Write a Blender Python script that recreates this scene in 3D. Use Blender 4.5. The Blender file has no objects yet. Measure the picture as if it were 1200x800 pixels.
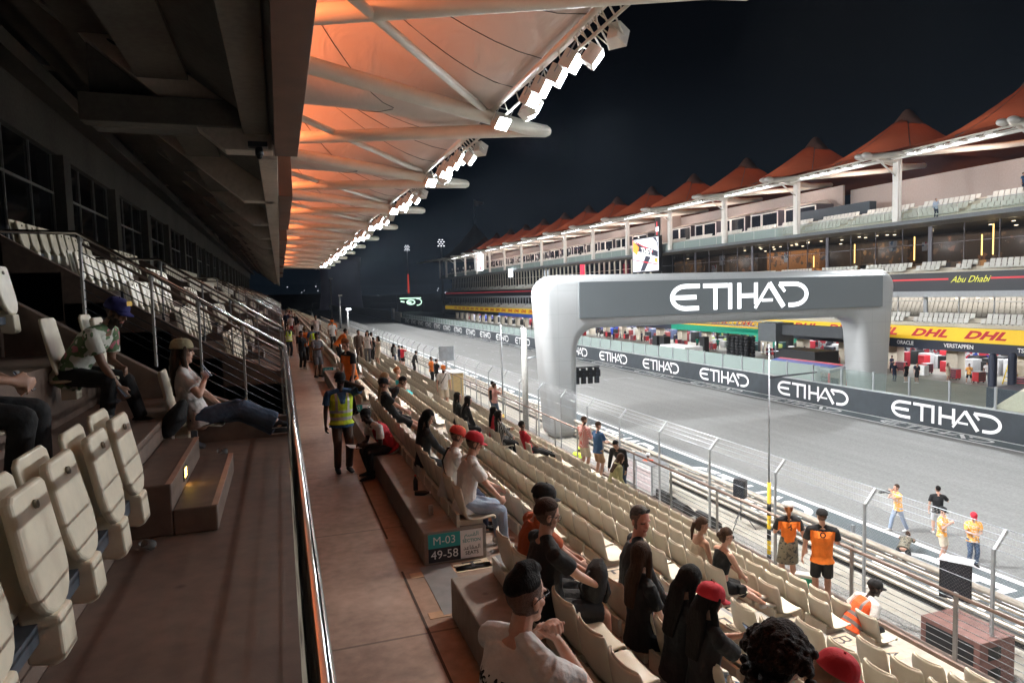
import bpy, math, random
from mathutils import Vector, Matrix, noise
random.seed(11)
SC = bpy.context.scene; COL = SC.collection
R = math.radians
V = Vector

# ------------------------------------------------------------------ tags and objects
def tag(o, label=None, cat=None, group=None, kind=None):
    if label: o['label'] = label
    if cat: o['category'] = cat
    if group: o['group'] = group
    if kind: o['kind'] = kind
    return o
WOFF = {}
def empty(name, loc, label=None, cat=None, group=None, rz=0, kind=None):
    o = bpy.data.objects.new(name, None); COL.objects.link(o)
    o.location = loc; o.rotation_euler = (0, 0, rz); o.empty_display_size = .2
    WOFF[o.name] = V(loc)
    return tag(o, label, cat, group, kind)
def link(name, me, parent=None, local=True):
    o = bpy.data.objects.new(name, me); COL.objects.link(o)
    if parent is not None:
        o.parent = parent
        if not local: o.location = -WOFF[parent.name]
    WOFF[o.name] = V((0, 0, 0))
    return o
def kids(o): return [c for c in o.children]
def copy_tree(o, parent=None):
    c = o.copy(); COL.objects.link(c); c.parent = parent
    for ch in list(o.children): copy_tree(ch, c)
    return c

class MB:
    def __init__(s): s.v = []; s.f = []; s.m = []
    def add(s, vs, fs, mi=0):
        b = len(s.v); s.v += [tuple(p) for p in vs]
        s.f += [tuple(i + b for i in f) for f in fs]; s.m += [mi] * len(fs); return s
    def box(s, x0, x1, y0, y1, z0, z1, mi=0):
        return s.add([(x0,y0,z0),(x1,y0,z0),(x1,y1,z0),(x0,y1,z0),(x0,y0,z1),(x1,y0,z1),(x1,y1,z1),(x0,y1,z1)],
            [(0,3,2,1),(4,5,6,7),(0,1,5,4),(1,2,6,5),(2,3,7,6),(3,0,4,7)], mi)
    def obox(s, c, sz, M=None, mi=0):
        c = V(c); M = M or Matrix.Identity(3); h = [a / 2 for a in sz]
        vs = [c + M @ V((x*h[0], y*h[1], z*h[2])) for x,y,z in ((-1,-1,-1),(1,-1,-1),(1,1,-1),(-1,1,-1),(-1,-1,1),(1,-1,1),(1,1,1),(-1,1,1))]
        return s.add(vs, [(0,3,2,1),(4,5,6,7),(0,1,5,4),(1,2,6,5),(2,3,7,6),(3,0,4,7)], mi)
    def quad(s, a, b, c, d, mi=0): return s.add([a,b,c,d], [(0,1,2,3)], mi)
    def prism(s, poly, axis, lo, hi, mi=0):
        n = len(poly)
        def P(p, t):
            if axis == 'x': return (t, p[0], p[1])
            if axis == 'y': return (p[0], t, p[1])
            return (p[0], p[1], t)
        vs = [P(p, lo) for p in poly] + [P(p, hi) for p in poly]
        return s.add(vs, [tuple(range(n)), tuple(range(2*n-1, n-1, -1))] + [(i, i+n, (i+1) % n + n, (i+1) % n) for i in range(n)], mi)
    def loft(s, pts, rad, side=None, n=12, round_=True, mi=0):
        pts = [V(p) for p in pts]; rad = [(r, r) if not isinstance(r, tuple) else r for r in rad]
        side = V(side) if side is not None else None
        P = []; A = []
        if round_:
            t0 = (pts[0]-pts[1]).normalized(); t1 = (pts[-1]-pts[-2]).normalized()
            r0 = min(rad[0]); r1 = min(rad[-1])
            for k in (.2, .62): P.append(pts[0] + t0*r0*math.sqrt(1-k*k)*.9); A.append((rad[0][0]*k, rad[0][1]*k))
            P += pts; A += rad
            for k in (.62, .2): P.append(pts[-1] + t1*r1*math.sqrt(1-k*k)*.9); A.append((rad[-1][0]*k, rad[-1][1]*k))
        else: P = pts; A = rad
        b = len(s.v); vs = []; prev = side
        for i, p in enumerate(P):
            t = (P[min(i+1, len(P)-1)] - P[max(i-1, 0)])
            t = t.normalized() if t.length > 1e-9 else V((0,0,1))
            sd = prev if prev is not None else (V((1,0,0)) if abs(t.x) < .8 else V((0,1,0)))
            sd = sd - t*sd.dot(t)
            if sd.length < 1e-4: sd = t.orthogonal()
            sd.normalize()
            if side is None: prev = sd
            nn = t.cross(sd)
            for k in range(n):
                a = 2*math.pi*k/n
                vs.append(p + sd*A[i][0]*math.cos(a) + nn*A[i][1]*math.sin(a))
        fs = [(i*n+k, i*n+(k+1) % n, (i+1)*n+(k+1) % n, (i+1)*n+k) for i in range(len(P)-1) for k in range(n)]
        fs.append(tuple(range(n-1, -1, -1))); fs.append(tuple(range((len(P)-1)*n, len(P)*n)))
        return s.add(vs, fs, mi)
    def tube(s, a, b, r, r2=None, n=8, mi=0): return s.loft([a, b], [r, r if r2 is None else r2], None, n, False, mi)
    def path(s, pts, r, n=8, mi=0): return s.loft(pts, [r]*len(pts), None, n, False, mi)
    def ell(s, c, r, M=None, n=14, m=9, mi=0):
        c = V(c); M = M or Matrix.Identity(3)
        if not isinstance(r, (tuple, list)): r = (r, r, r)
        vs = [c + M @ V((0,0,r[2]))]
        for j in range(1, m):
            a = math.pi*j/m
            for k in range(n):
                b = 2*math.pi*k/n
                vs.append(c + M @ V((r[0]*math.sin(a)*math.cos(b), r[1]*math.sin(a)*math.sin(b), r[2]*math.cos(a))))
        vs.append(c + M @ V((0,0,-r[2])))
        fs = [(0, 1+k, 1+(k+1) % n) for k in range(n)]
        for j in range(m-2):
            for k in range(n):
                fs.append((1+j*n+k, 1+(j+1)*n+k, 1+(j+1)*n+(k+1) % n, 1+j*n+(k+1) % n))
        e = len(vs)-1
        fs += [(e, 1+(m-2)*n+(k+1) % n, 1+(m-2)*n+k) for k in range(n)]
        return s.add(vs, fs, mi)
    def lathe(s, prof, c, n=16, mi=0):
        c = V(c); vs = []
        for r, z in prof:
            for k in range(n):
                a = 2*math.pi*k/n; vs.append(c + V((r*math.cos(a), r*math.sin(a), z)))
        fs = [(i*n+k, i*n+(k+1) % n, (i+1)*n+(k+1) % n, (i+1)*n+k) for i in range(len(prof)-1) for k in range(n)]
        fs.append(tuple(range(n-1, -1, -1))); fs.append(tuple(range((len(prof)-1)*n, len(prof)*n)))
        return s.add(vs, fs, mi)
    def mesh(s, name, mats, smooth=False):
        me = bpy.data.meshes.new(name); me.from_pydata(s.v, [], s.f)
        for m in (mats if isinstance(mats, (list, tuple)) else [mats]): me.materials.append(m)
        me.polygons.foreach_set('material_index', s.m)
        if smooth: me.polygons.foreach_set('use_smooth', [True]*len(s.f))
        me.update(); return me
    def build(s, name, mats, parent=None, smooth=False, local=False, bevel=0, seg=2):
        o = link(name, s.mesh(name, mats, smooth), parent, local)
        if bevel:
            m = o.modifiers.new('bevel', 'BEVEL'); m.width = bevel; m.segments = seg; m.limit_method = 'ANGLE'; m.angle_limit = R(40)
        return o

# ------------------------------------------------------------------ materials
def srgb(r, g, b):
    f = lambda c: (c/255/12.92) if c/255 <= .04045 else ((c/255+.055)/1.055)**2.4
    return (f(r), f(g), f(b))
MATS = {}
def mat(name, col, rough=.6, metal=0., var=.12, scale=6., bump=0., bscale=40., emit=None, es=0., spec=.5, coat=0., stretch=None, trans=0.):
    if name in MATS: return MATS[name]
    m = bpy.data.materials.new(name); m.use_nodes = True; nt = m.node_tree; N = nt.nodes; L = nt.links
    b = N['Principled BSDF']; b.inputs['Roughness'].default_value = rough; b.inputs['Metallic'].default_value = metal
    b.inputs['Specular IOR Level'].default_value = spec; b.inputs['Coat Weight'].default_value = coat
    tc = N.new('ShaderNodeTexCoord'); src = tc.outputs['Object']
    if stretch:
        mp = N.new('ShaderNodeMapping'); mp.inputs['Scale'].default_value = stretch; L.new(src, mp.inputs['Vector']); src = mp.outputs['Vector']
    if var > 0:
        n = N.new('ShaderNodeTexNoise'); n.inputs['Scale'].default_value = scale; n.inputs['Detail'].default_value = 5
        L.new(src, n.inputs['Vector'])
        rp = N.new('ShaderNodeValToRGB')
        rp.color_ramp.elements[0].position = .3; rp.color_ramp.elements[1].position = .72
        rp.color_ramp.elements[0].color = (*[c*(1-var) for c in col], 1); rp.color_ramp.elements[1].color = (*[min(1, c*(1+var)) for c in col], 1)
        L.new(n.outputs['Fac'], rp.inputs['Fac']); L.new(rp.outputs['Color'], b.inputs['Base Color'])
    else: b.inputs['Base Color'].default_value = (*col, 1)
    if bump:
        n2 = N.new('ShaderNodeTexNoise'); n2.inputs['Scale'].default_value = bscale; n2.inputs['Detail'].default_value = 4; L.new(src, n2.inputs['Vector'])
        bp = N.new('ShaderNodeBump'); bp.inputs['Strength'].default_value = bump; bp.inputs['Distance'].default_value = .02
        L.new(n2.outputs['Fac'], bp.inputs['Height']); L.new(bp.outputs['Normal'], b.inputs['Normal'])
    if emit: b.inputs['Emission Color'].default_value = (*emit, 1); b.inputs['Emission Strength'].default_value = es
    MATS[name] = m; return m
def nodes(m): return m.node_tree.nodes, m.node_tree.links, m.node_tree.nodes['Principled BSDF']
def concrete(name, col, rough=.75, stain=.35, big=.35, fine=9., bump=.10, lines=None):
    m = mat(name, col, rough, var=0, bump=bump, bscale=110)
    N, L, b = nodes(m)
    tc = N.new('ShaderNodeTexCoord')
    a = N.new('ShaderNodeTexNoise'); a.inputs['Scale'].default_value = big; a.inputs['Detail'].default_value = 8; a.inputs['Roughness'].default_value = .65
    c = N.new('ShaderNodeTexNoise'); c.inputs['Scale'].default_value = fine; c.inputs['Detail'].default_value = 6
    for q in (a, c): L.new(tc.outputs['Object'], q.inputs['Vector'])
    mx = N.new('ShaderNodeMath'); mx.operation = 'ADD'; L.new(a.outputs['Fac'], mx.inputs[0]); 
    mm = N.new('ShaderNodeMath'); mm.operation = 'MULTIPLY'; mm.inputs[1].default_value = .45; L.new(c.outputs['Fac'], mm.inputs[0]); L.new(mm.outputs[0], mx.inputs[1])
    rp = N.new('ShaderNodeValToRGB'); e = rp.color_ramp.elements
    e[0].position = .5; e[0].color = (*[v*(1-stain) for v in col], 1); e[1].position = .92; e[1].color = (*[min(1, v*1.15) for v in col], 1)
    L.new(mx.outputs[0], rp.inputs['Fac']); out = rp.outputs['Color']
    # small dark spots
    vo = N.new('ShaderNodeTexVoronoi'); vo.inputs['Scale'].default_value = 1.7; L.new(tc.outputs['Object'], vo.inputs['Vector'])
    r2 = N.new('ShaderNodeValToRGB'); r2.color_ramp.elements[0].position = .03; r2.color_ramp.elements[0].color = (.55, .5, .48, 1); r2.color_ramp.elements[1].position = .07; r2.color_ramp.elements[1].color = (1, 1, 1, 1)
    L.new(vo.outputs['Distance'], r2.inputs['Fac'])
    mix = N.new('ShaderNodeMixRGB'); mix.blend_type = 'MULTIPLY'; mix.inputs[0].default_value = 1
    L.new(out, mix.inputs[1]); L.new(r2.outputs['Color'], mix.inputs[2]); L.new(mix.outputs[0], b.inputs['Base Color'])
    return m
def stripes(name, c1, c2, scale=12, rough=.8, axis='X', thresh=.5, rot=0.):
    m = mat(name, c1, rough, var=0, bump=.2, bscale=90); N, L, b = nodes(m)
    tc = N.new('ShaderNodeTexCoord'); w = N.new('ShaderNodeTexWave'); w.bands_direction = axis; w.inputs['Scale'].default_value = scale; w.inputs['Distortion'].default_value = .6
    L.new(tc.outputs['Object'], w.inputs['Vector']); rp = N.new('ShaderNodeValToRGB'); rp.color_ramp.interpolation = 'CONSTANT'
    rp.color_ramp.elements[0].color = (*c1, 1); rp.color_ramp.elements[1].color = (*c2, 1); rp.color_ramp.elements[1].position = thresh
    L.new(w.outputs['Fac'], rp.inputs['Fac']); L.new(rp.outputs['Color'], b.inputs['Base Color']); return m
def blotch(name, cols, scale=9, rough=.8):
    m = mat(name, cols[0], rough, var=0, bump=.2, bscale=90); N, L, b = nodes(m)
    tc = N.new('ShaderNodeTexCoord'); w = N.new('ShaderNodeTexNoise'); w.inputs['Scale'].default_value = scale; w.inputs['Detail'].default_value = 2
    L.new(tc.outputs['Object'], w.inputs['Vector']); rp = N.new('ShaderNodeValToRGB'); rp.color_ramp.interpolation = 'CONSTANT'
    e = rp.color_ramp.elements; e[0].color = (*cols[0], 1); e[1].color = (*cols[-1], 1); e[1].position = .62
    for i, c in enumerate(cols[1:-1]):
        q = e.new(.4 + .22*(i)/(max(1, len(cols)-2))+.0); q.color = (*c, 1)
    L.new(w.outputs['Fac'], rp.inputs['Fac']); L.new(rp.outputs['Color'], b.inputs['Base Color']); return m
def emis(name, col, s):
    return mat(name, (.02, .02, .02), .5, var=0, emit=col, es=s)
def glass(name, tint, alpha=.35, rough=.05, ior=1.45):
    if name in MATS: return MATS[name]
    m = bpy.data.materials.new(name); m.use_nodes = True; N = m.node_tree.nodes; L = m.node_tree.links; N.clear()
    o = N.new('ShaderNodeOutputMaterial'); t = N.new('ShaderNodeBsdfTransparent'); t.inputs[0].default_value = (*[.55+.45*c for c in tint], 1)
    g = N.new('ShaderNodeBsdfPrincipled'); g.inputs['Base Color'].default_value = (*[c*.45 for c in tint], 1); g.inputs['Roughness'].default_value = rough; g.inputs['Specular IOR Level'].default_value = .8
    f = N.new('ShaderNodeFresnel'); f.inputs[0].default_value = ior
    ad = N.new('ShaderNodeMath'); ad.operation = 'ADD'; ad.use_clamp = True; ad.inputs[1].default_value = alpha; L.new(f.outputs[0], ad.inputs[0])
    mx = N.new('ShaderNodeMixShader'); L.new(ad.outputs[0], mx.inputs[0]); L.new(t.outputs[0], mx.inputs[1]); L.new(g.outputs[0], mx.inputs[2]); L.new(mx.outputs[0], o.inputs[0])
    MATS[name] = m; return m
def seam_lines(m, size, width=.012, dark=.5, plane='xz'):
    """thin joint lines in a grid, multiplied into the base colour"""
    N, L, b = nodes(m); src = b.inputs['Base Color'].links[0].from_socket
    tc = N.new('ShaderNodeTexCoord'); sp = N.new('ShaderNodeSeparateXYZ'); L.new(tc.outputs['Object'], sp.inputs[0])
    cur = None
    for ax, s in zip(plane, size):
        if not s: continue
        d = N.new('ShaderNodeMath'); d.operation = 'DIVIDE'; d.inputs[1].default_value = s; L.new(sp.outputs[ax.upper()], d.inputs[0])
        fr = N.new('ShaderNodeMath'); fr.operation = 'FRACT'; L.new(d.outputs[0], fr.inputs[0])
        g = N.new('ShaderNodeMath'); g.operation = 'LESS_THAN'; g.inputs[1].default_value = width/s; L.new(fr.outputs[0], g.inputs[0])
        if cur is None: cur = g.outputs[0]
        else:
            mx = N.new('ShaderNodeMath'); mx.operation = 'MAXIMUM'; L.new(cur, mx.inputs[0]); L.new(g.outputs[0], mx.inputs[1]); cur = mx.outputs[0]
    mix = N.new('ShaderNodeMixRGB'); mix.blend_type = 'MULTIPLY'; L.new(cur, mix.inputs[0]); L.new(src, mix.inputs[1]); mix.inputs[2].default_value = (dark, dark, dark, 1)
    L.new(mix.outputs[0], b.inputs['Base Color']); return m

M_CONC = concrete('pale_concrete', (.30, .265, .235), .8)
M_WALK = seam_lines(concrete('walkway_concrete', (.33, .24, .185), .5, stain=.5, big=.8), (0, 3.1), .03, .45, 'xy')
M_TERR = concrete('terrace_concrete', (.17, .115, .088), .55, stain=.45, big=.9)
M_TREAD = concrete('tread_concrete', (.44, .40, .35), .6, stain=.3)
M_GREYTREAD = concrete('grey_tread', (.22, .225, .23), .55, stain=.25)
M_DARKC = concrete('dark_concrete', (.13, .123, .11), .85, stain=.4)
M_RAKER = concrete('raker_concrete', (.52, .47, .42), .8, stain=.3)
M_SEAT = mat('cream_plastic', (.72, .66, .54), .27, var=.09, scale=5, spec=.5, bump=.06, bscale=30)
M_SEAT2 = mat('cream_plastic_upper', (.70, .63, .49), .36, var=.13, scale=6, bump=.08, bscale=60)
M_PSEAT = mat('pale_plastic', (.62, .60, .54), .4, var=.05)
M_STEEL = mat('galvanised_steel', (.42, .44, .46), .42, .85, var=.15, scale=20)
M_CHROME = mat('polished_steel', (.62, .60, .58), .13, 1., var=.03)
M_POST = mat('grey_post', (.34, .345, .34), .5, .4, var=.1)
M_DARKM = mat('dark_metal', (.045, .05, .06), .45, .6, var=.1)
M_BLACK = mat('black_plastic', (.012, .012, .013), .5, var=.1)
M_WHITEM = mat('white_painted_steel', (.74, .70, .64), .4, var=.05, scale=2)
M_BEAM = mat('beam_paint', (.70, .66, .58), .42, var=.06, scale=1.5)
M_GANTRY = seam_lines(mat('gantry_panel', (.40, .41, .41), .30, .25, var=.05, scale=.6), (1.25, 1.45), .014, .72, 'xz')
M_SLATE = mat('slate_paint', (.028, .035, .041), .6, var=.15, scale=2)
M_WHITE = mat('white_paint', (.80, .80, .79), .5, var=.05)
M_LINE = mat('road_white', (.72, .72, .71), .6, var=.18, scale=4)
M_BARR = mat('barrier_rail', (.36, .31, .25), .45, .3, var=.15, scale=5)
M_GLASS = glass('green_glass', (.55, .68, .63), .06, .05, 1.35)
M_DGLASS = mat('dark_window', (.015, .017, .022), .06, .0, var=0, spec=.8)
M_BEIGE = mat('beige_render', (.56, .50, .40), .8, var=.06)
M_LAMP = emis('flood_lens', (.90, .96, 1.), 60)
M_LAMPS = emis('strip_lens', (.93, .97, 1.), 28)
M_BROWNR = mat('brown_rail', (.26, .19, .16), .3, .5, var=.1)
# lamp powers (W)
LP_STAND = 15500; LP_SEAT = 7500; LP_ORANGE = 640; LP_PIT = 14000; LP_TERR = 450; LP_TENT = 80; LP_GAR = 7000; LP_LVL = 9000; EXPO = .88
# ------------------------------------------------------------------ people
SKIN = {}
def skin(k):
    c = {'light': (.56,.32,.23), 'tan': (.40,.22,.15), 'brown': (.20,.105,.065), 'dark': (.055,.032,.024), 'red': (.52,.24,.18)}[k]
    return mat('skin_'+k, c, .5, var=.1, scale=14, bump=.08, bscale=160)
def fade_mat(k):
    c = skin(k); base = {'light': (.13,.075,.055), 'tan': (.10,.055,.04), 'brown': (.05,.028,.02), 'dark': (.02,.013,.01), 'red': (.15,.09,.07)}[k]
    return mat('fade_'+k, base, .8, var=.3, scale=90, bump=.4, bscale=200)
def cloth(name, c, rough=.85): return mat('cloth_'+name, c, rough, var=.12, scale=9, bump=.9, bscale=11)
K_BLACK = cloth('black', (.008,.008,.009)); K_WHITE = cloth('white', (.66,.64,.62)); K_ORANGE = cloth('orange', (.85,.20,.02))
K_RED = cloth('red', (.48,.015,.03)); K_DENIM = cloth('denim', (.055,.085,.14)); K_PALE = cloth('pale_denim', (.27,.33,.43))
K_GREY = cloth('grey', (.11,.11,.12)); K_KHAKI = cloth('khaki', (.32,.27,.16)); K_TAN = cloth('tan', (.36,.22,.12)); K_YEL = cloth('hi_vis_yellow', (.55,.75,.04))
K_HIO = cloth('hi_vis_orange', (1.,.13,.03)); K_SILVER = mat('reflective_tape', (.62,.62,.6), .35, .2, var=.03); K_NAVY = cloth('navy', (.012,.018,.05))
K_BLUE = cloth('blue', (.03,.09,.2)); K_TEAL = cloth('teal', (.04,.42,.46)); K_CREAM = cloth('cream', (.6,.52,.40)); K_BROWN = cloth('brown', (.085,.055,.04)); K_GREEN = cloth('olive', (.34,.32,.16))
K_STRIPE = stripes('cloth_red_stripe', (.55,.16,.14), (.62,.45,.42), 14)
K_FLORAL = blotch('cloth_floral', [(.55,.55,.48), (.56,.56,.5), (.10,.17,.08), (.5,.16,.2)], 7)
K_CAMO = blotch('cloth_camo', [(.05,.045,.035), (.16,.14,.10), (.03,.03,.03)], 12)
K_ARROW = stripes('cloth_bw', (.015,.015,.015), (.5,.5,.48), 7, thresh=.72)
K_BIB = blotch('cloth_bib', [(.85,.38,.06), (.85,.38,.06), (.8,.7,.6)], 18)
H_BLACK = mat('hair_black', (.008,.006,.005), .6, spec=.12, var=.3, scale=3, bump=.6, bscale=9, stretch=(14,14,1.4)); H_BROWN = mat('hair_brown', (.045,.024,.014), .6, spec=.12, var=.3, scale=3, bump=.6, bscale=9, stretch=(14,14,1.4))
H_BLOND = mat('hair_blond', (.36,.24,.13), .6, spec=.12, var=.3, scale=3, bump=.6, bscale=9, stretch=(14,14,1.4)); H_GINGER = mat('hair_ginger', (.20,.07,.025), .6, spec=.12, var=.3, scale=8, bump=.6, bscale=20)
H_GREY = mat('hair_grey', (.10,.09,.085), .6, spec=.12, var=.4, scale=20, bump=.5)
H_CURL = mat('hair_curly', (.018,.010,.007), .6, spec=.12, var=.5, scale=40, bump=1., bscale=70)
M_EYE = mat('eye_dark', (.01,.01,.01), .15, var=0); M_LIP = mat('lips', (.36,.12,.10), .4, var=0); M_SOLE = mat('sole', (.7,.7,.68), .6, var=0)
M_BEARD = mat('beard', (.02,.014,.01), .8, var=.2, scale=60, bump=.6, bscale=90)

JOBS = []
def rjob(mb, name, mats, parent, vox, smooth=2, matfn=None, disp=0.):
    o = link(name, mb.mesh(name, mats), parent)
    r = o.modifiers.new('r', 'REMESH'); r.mode = 'VOXEL'; r.voxel_size = vox; r.use_smooth_shade = True
    if smooth:
        s = o.modifiers.new('s', 'SMOOTH'); s.factor = .5; s.iterations = smooth
    for m_ in o.modifiers: m_.show_viewport = False
    JOBS.append((o, mats, matfn, disp)); return o
def flush_jobs():
    res = []
    for o, mats, fn, disp in JOBS:
        for m in o.modifiers: m.show_viewport = True
        bpy.context.view_layer.update()
        me = bpy.data.meshes.new_from_object(o.evaluated_get(bpy.context.evaluated_depsgraph_get())); res.append(me)
        o.modifiers.clear(); o.data = me
    for (o, mats, fn, disp), me in zip(JOBS, res):
        me.materials.clear()
        for m in (mats if isinstance(mats, (list, tuple)) else [mats]): me.materials.append(m)
        if disp:
            nv = len(me.vertices); cs_ = [0.]*(3*nv); ns_ = [0.]*(3*nv); me.vertices.foreach_get('co', cs_); me.vertex_normals.foreach_get('vector', ns_)
            for q in range(0, 3*nv, 3):
                c = V(cs_[q:q+3]); n = (noise.noise(V((c.x*15, c.y*15, c.z*7)))*.7 + noise.noise(c*34)*.3)*disp
                cs_[q] += ns_[q]*n; cs_[q+1] += ns_[q+1]*n; cs_[q+2] += ns_[q+2]*n
            me.vertices.foreach_set('co', cs_)
        if fn:
            for p in me.polygons: p.material_index = fn(p.center)
        else:
            me.polygons.foreach_set('material_index', [0]*len(me.polygons))
        me.polygons.foreach_set('use_smooth', [True]*len(me.polygons)); me.update()
    JOBS.clear()

def ik(a, t, l1, l2, pole):
    a = V(a); t = V(t); d = t-a; L = d.length
    if L > (l1+l2)*.995: t = a + d*((l1+l2)*.995/L); d = t-a; L = d.length
    L = max(L, abs(l1-l2)+.02)
    x = (l1*l1 - l2*l2 + L*L)/(2*L); h = math.sqrt(max(0, l1*l1-x*x)); dn = d.normalized()
    p = V(pole) - dn*V(pole).dot(dn); p = p.normalized() if p.length > 1e-5 else dn.orthogonal().normalized()
    return a + dn*x + p*h, t

def person(label, pos, yaw, h=1.75, sit=None, lean=0, side=0, bend=None, head=(0, 0), hands=(None, None), feet=(None, None), fem=False, sk='tan',
           hair=('short', None), top=(None, 'short'), legs=(None, 'long'), shoe=None, cap=None, vest=None, vest2=None, glasses=None, beard=False, vox=.012,
           group=None, curl=35, sole=True, sleeve2=None, elbow=None, strap=None, wide=1.07, topfn=None, topmats=None, knee=(None, None)):
    s = h/1.75; root = empty('person', pos, label, 'person', group, R(yaw)); S_ = lambda p: V(p)*s
    wid = (.165 if fem else .185)*wide
    P = V((0, 0, .93)) if sit is None else V((0, 0, sit/s+.10))
    La = R(lean); Sd = R(side)
    up = V((math.sin(La), -math.sin(Sd), math.cos(La)*math.cos(Sd))).normalized()
    up2 = up if bend is None else V((math.sin(R(bend)), -math.sin(Sd), math.cos(R(bend)))).normalized()
    lat = V((0, 1, 0)); lat = (lat - up2*lat.dot(up2)).normalized(); fw = lat.cross(up2)*1.
    W_ = P + up*.16; Ch = W_ + (up+up2).normalized()*.2; Nk = Ch + up2*.17
    sh = [Nk + lat*k*wid - up2*.055 for k in (1, -1)]
    # head frame
    hy, hp = R(head[0]), R(head[1])
    f0 = V((1, 0, 0)); M = Matrix.Rotation(hy, 3, 'Z') @ Matrix.Rotation(hp, 3, 'Y')
    nd = (up2*.75 + V((0, 0, .35)) + M @ V((.12, 0, 0))).normalized()
    Hc = Nk + nd*.185
    HM = M
    hp_ = lambda x, y, z: Hc + HM @ V((x, y, z))
    # legs
    hips = [P + V((0, k*.088, -.02)) for k in (1, -1)]; An = []; Kn = []
    for i, k in enumerate((1, -1)):
        ft = feet[i]
        if ft is None: ft = (0 if sit is None else .46, k*.10, .08)
        kn, an = ik(hips[i], V(ft), .435, .42, knee[i] or (1, k*.12, .25 if sit is not None else 0)); Kn.append(kn); An.append(an)
    hd = []; el = []
    for i, k in enumerate((1, -1)):
        t = hands[i]
        if t is None: t = (sh[i] + V((.06, k*.07, -.53))) if sit is None else (Kn[i] + V((-.13, -k*.02, .11)))
        pole = (elbow[i] if elbow and elbow[i] else (-.6, k*.5, -.5))
        e, w = ik(sh[i], V(t), .285, .25, pole); el.append(e); hd.append(w)
    b = MB(); sc = lambda pts: [p*s for p in pts]
    def lo(mb, pts, rad, sd=None, n=12, rd=True, grow=0.):
        mb.loft(sc(pts), [((r[0]+grow)*s, (r[1]+grow)*s) if isinstance(r, tuple) else (r+grow)*s for r in rad], sd, n, rd)
    T = dict(p=[P - up*.07, P, W_, Ch, Nk - up2*.06, Nk], r=[(.15, .11), (.168 if fem else .16, .118), (.125 if fem else .145*wide, .10*wide), (.155*wide if not fem else .138, .115*wide), (wid*.95, .085), (.07, .06)])
    lo(b, T['p'], T['r'], lat, 16)
    lo(b, [Nk - up2*.05, Nk + nd*.06, Hc - nd*.05], [.062, .054 if not fem else .047, .05], lat)
    if fem:
        for k in (1, -1): b.ell(sc([Ch + fw*.085 + lat*k*.07 + up2*.01])[0], .058*s)
    for i, k in enumerate((1, -1)):
        lo(b, [hips[i], hips[i].lerp(Kn[i], .5), Kn[i]], [.088, .072, .056]); lo(b, [Kn[i], Kn[i].lerp(An[i], .3), An[i]], [.056, .058, .036])
        yv = V((1, 0, 0)); lo(b, [An[i] + V((-.04, 0, -.035)), An[i] + V((.08, k*.01, -.04)), An[i] + V((.17, k*.02, -.05))], [(.036,.036), (.042,.03), (.038,.018)], (0, 1, 0))
        lo(b, [Nk + nd*.01, Nk + lat*k*.08 - up2*.03, sh[i]], [.045, .048, .05])
        lo(b, [sh[i], sh[i].lerp(el[i], .5), el[i]], [.052, .045, .037]); lo(b, [el[i], el[i].lerp(hd[i], .35), hd[i]], [.038, .036, .025])
        d = (hd[i]-el[i]).normalized(); inn = (V((0, -k, 0)) + V((-.2, 0, -.2))); nrm = (inn - d*inn.dot(d)).normalized(); ac = d.cross(nrm)*1.
        lo(b, [hd[i], hd[i]+d*.04, hd[i]+d*.09], [(.026,.018), (.037,.016), (.04,.013)], ac, 10)
        c1 = R(curl)
        for j, (off, ln) in enumerate(((.030, .072), (.010, .082), (-.011, .077), (-.031, .060))):
            base = hd[i] + d*.082 + ac*off; d1 = (d*math.cos(c1*.6)+nrm*math.sin(c1*.6)); d2 = (d*math.cos(c1*1.6)+nrm*math.sin(c1*1.6))
            lo(b, [base, base+d1*ln*.55, base+d1*ln*.55+d2*ln*.5], [.0095, .009, .0075], None, 7)
        tb = hd[i] + d*.025 + ac*.025; dt = (d*.75 + ac*.6 + nrm*.25).normalized(); dt2 = (d*.9 + ac*.15 + nrm*.35).normalized()
        lo(b, [tb, tb+dt*.045, tb+dt*.045+dt2*.03], [.013, .0115, .009], None, 7)
    # head
    b.ell(hp_(-.012, 0, .035)*s, (.098*s, .077*s, .103*s), HM); b.ell(hp_(.022, 0, -.04)*s, (.068*s, .058*s, .078*s), HM)
    lo(b, [hp_(.084, 0, .022), hp_(.104, 0, -.022)], [.008, .0145], None, 8); b.ell(hp_(.06, 0, -.102)*s, (.03*s, .028*s, .022*s), HM)
    b.ell(hp_(.080, 0, -.060)*s, (.016*s, .026*s, .011*s), HM)
    for k in (1, -1):
        b.ell(hp_(-.005, k*.079, -.006)*s, (.019*s, .009*s, .031*s), HM); b.ell(hp_(.078, k*.030, .032)*s, (.014*s, .024*s, .008*s), HM)
        b.ell(hp_(.055, k*.042, -.022)*s, (.024*s, .018*s, .02*s), HM)
    Hs = Hc*s; HMi = HM.transposed()
    fade = hair[0] in ('short', 'buzz', 'quiff') and hair[1] is not None
    def bodyfn(c):
        q = (HMi @ (c - Hs))/s
        if q.length < .17 and q.x > .04:
            for k in (1, -1):
                if abs(q.y-k*.031) < .017 and abs(q.z-.010) < .0085: return 1
            if abs(q.y) < .026 and abs(q.z+.060) < .010 and q.x > .07: return 2
        if fade and q.length < .165 and q.z > -.062 and q.z < .09 and q.x < .030 + .25*max(0, q.z) and not (abs(q.y) > .077 and q.z < .03 and q.x > -.03): return 4
        if beard and q.length < .17 and q.x > -.01 and q.z < -.03 + .0*q.x and not (abs(q.y) < .024 and abs(q.z+.060) < .012) and (q.z < -.045 or abs(q.y) > .045): return 3
        return 0
    rjob(b, 'body', [skin(sk), M_EYE, M_LIP, M_BEARD, fade_mat(sk)], root, vox, 1 if vox < .011 else 1, bodyfn)
    # clothes
    tm, sl = top
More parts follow.
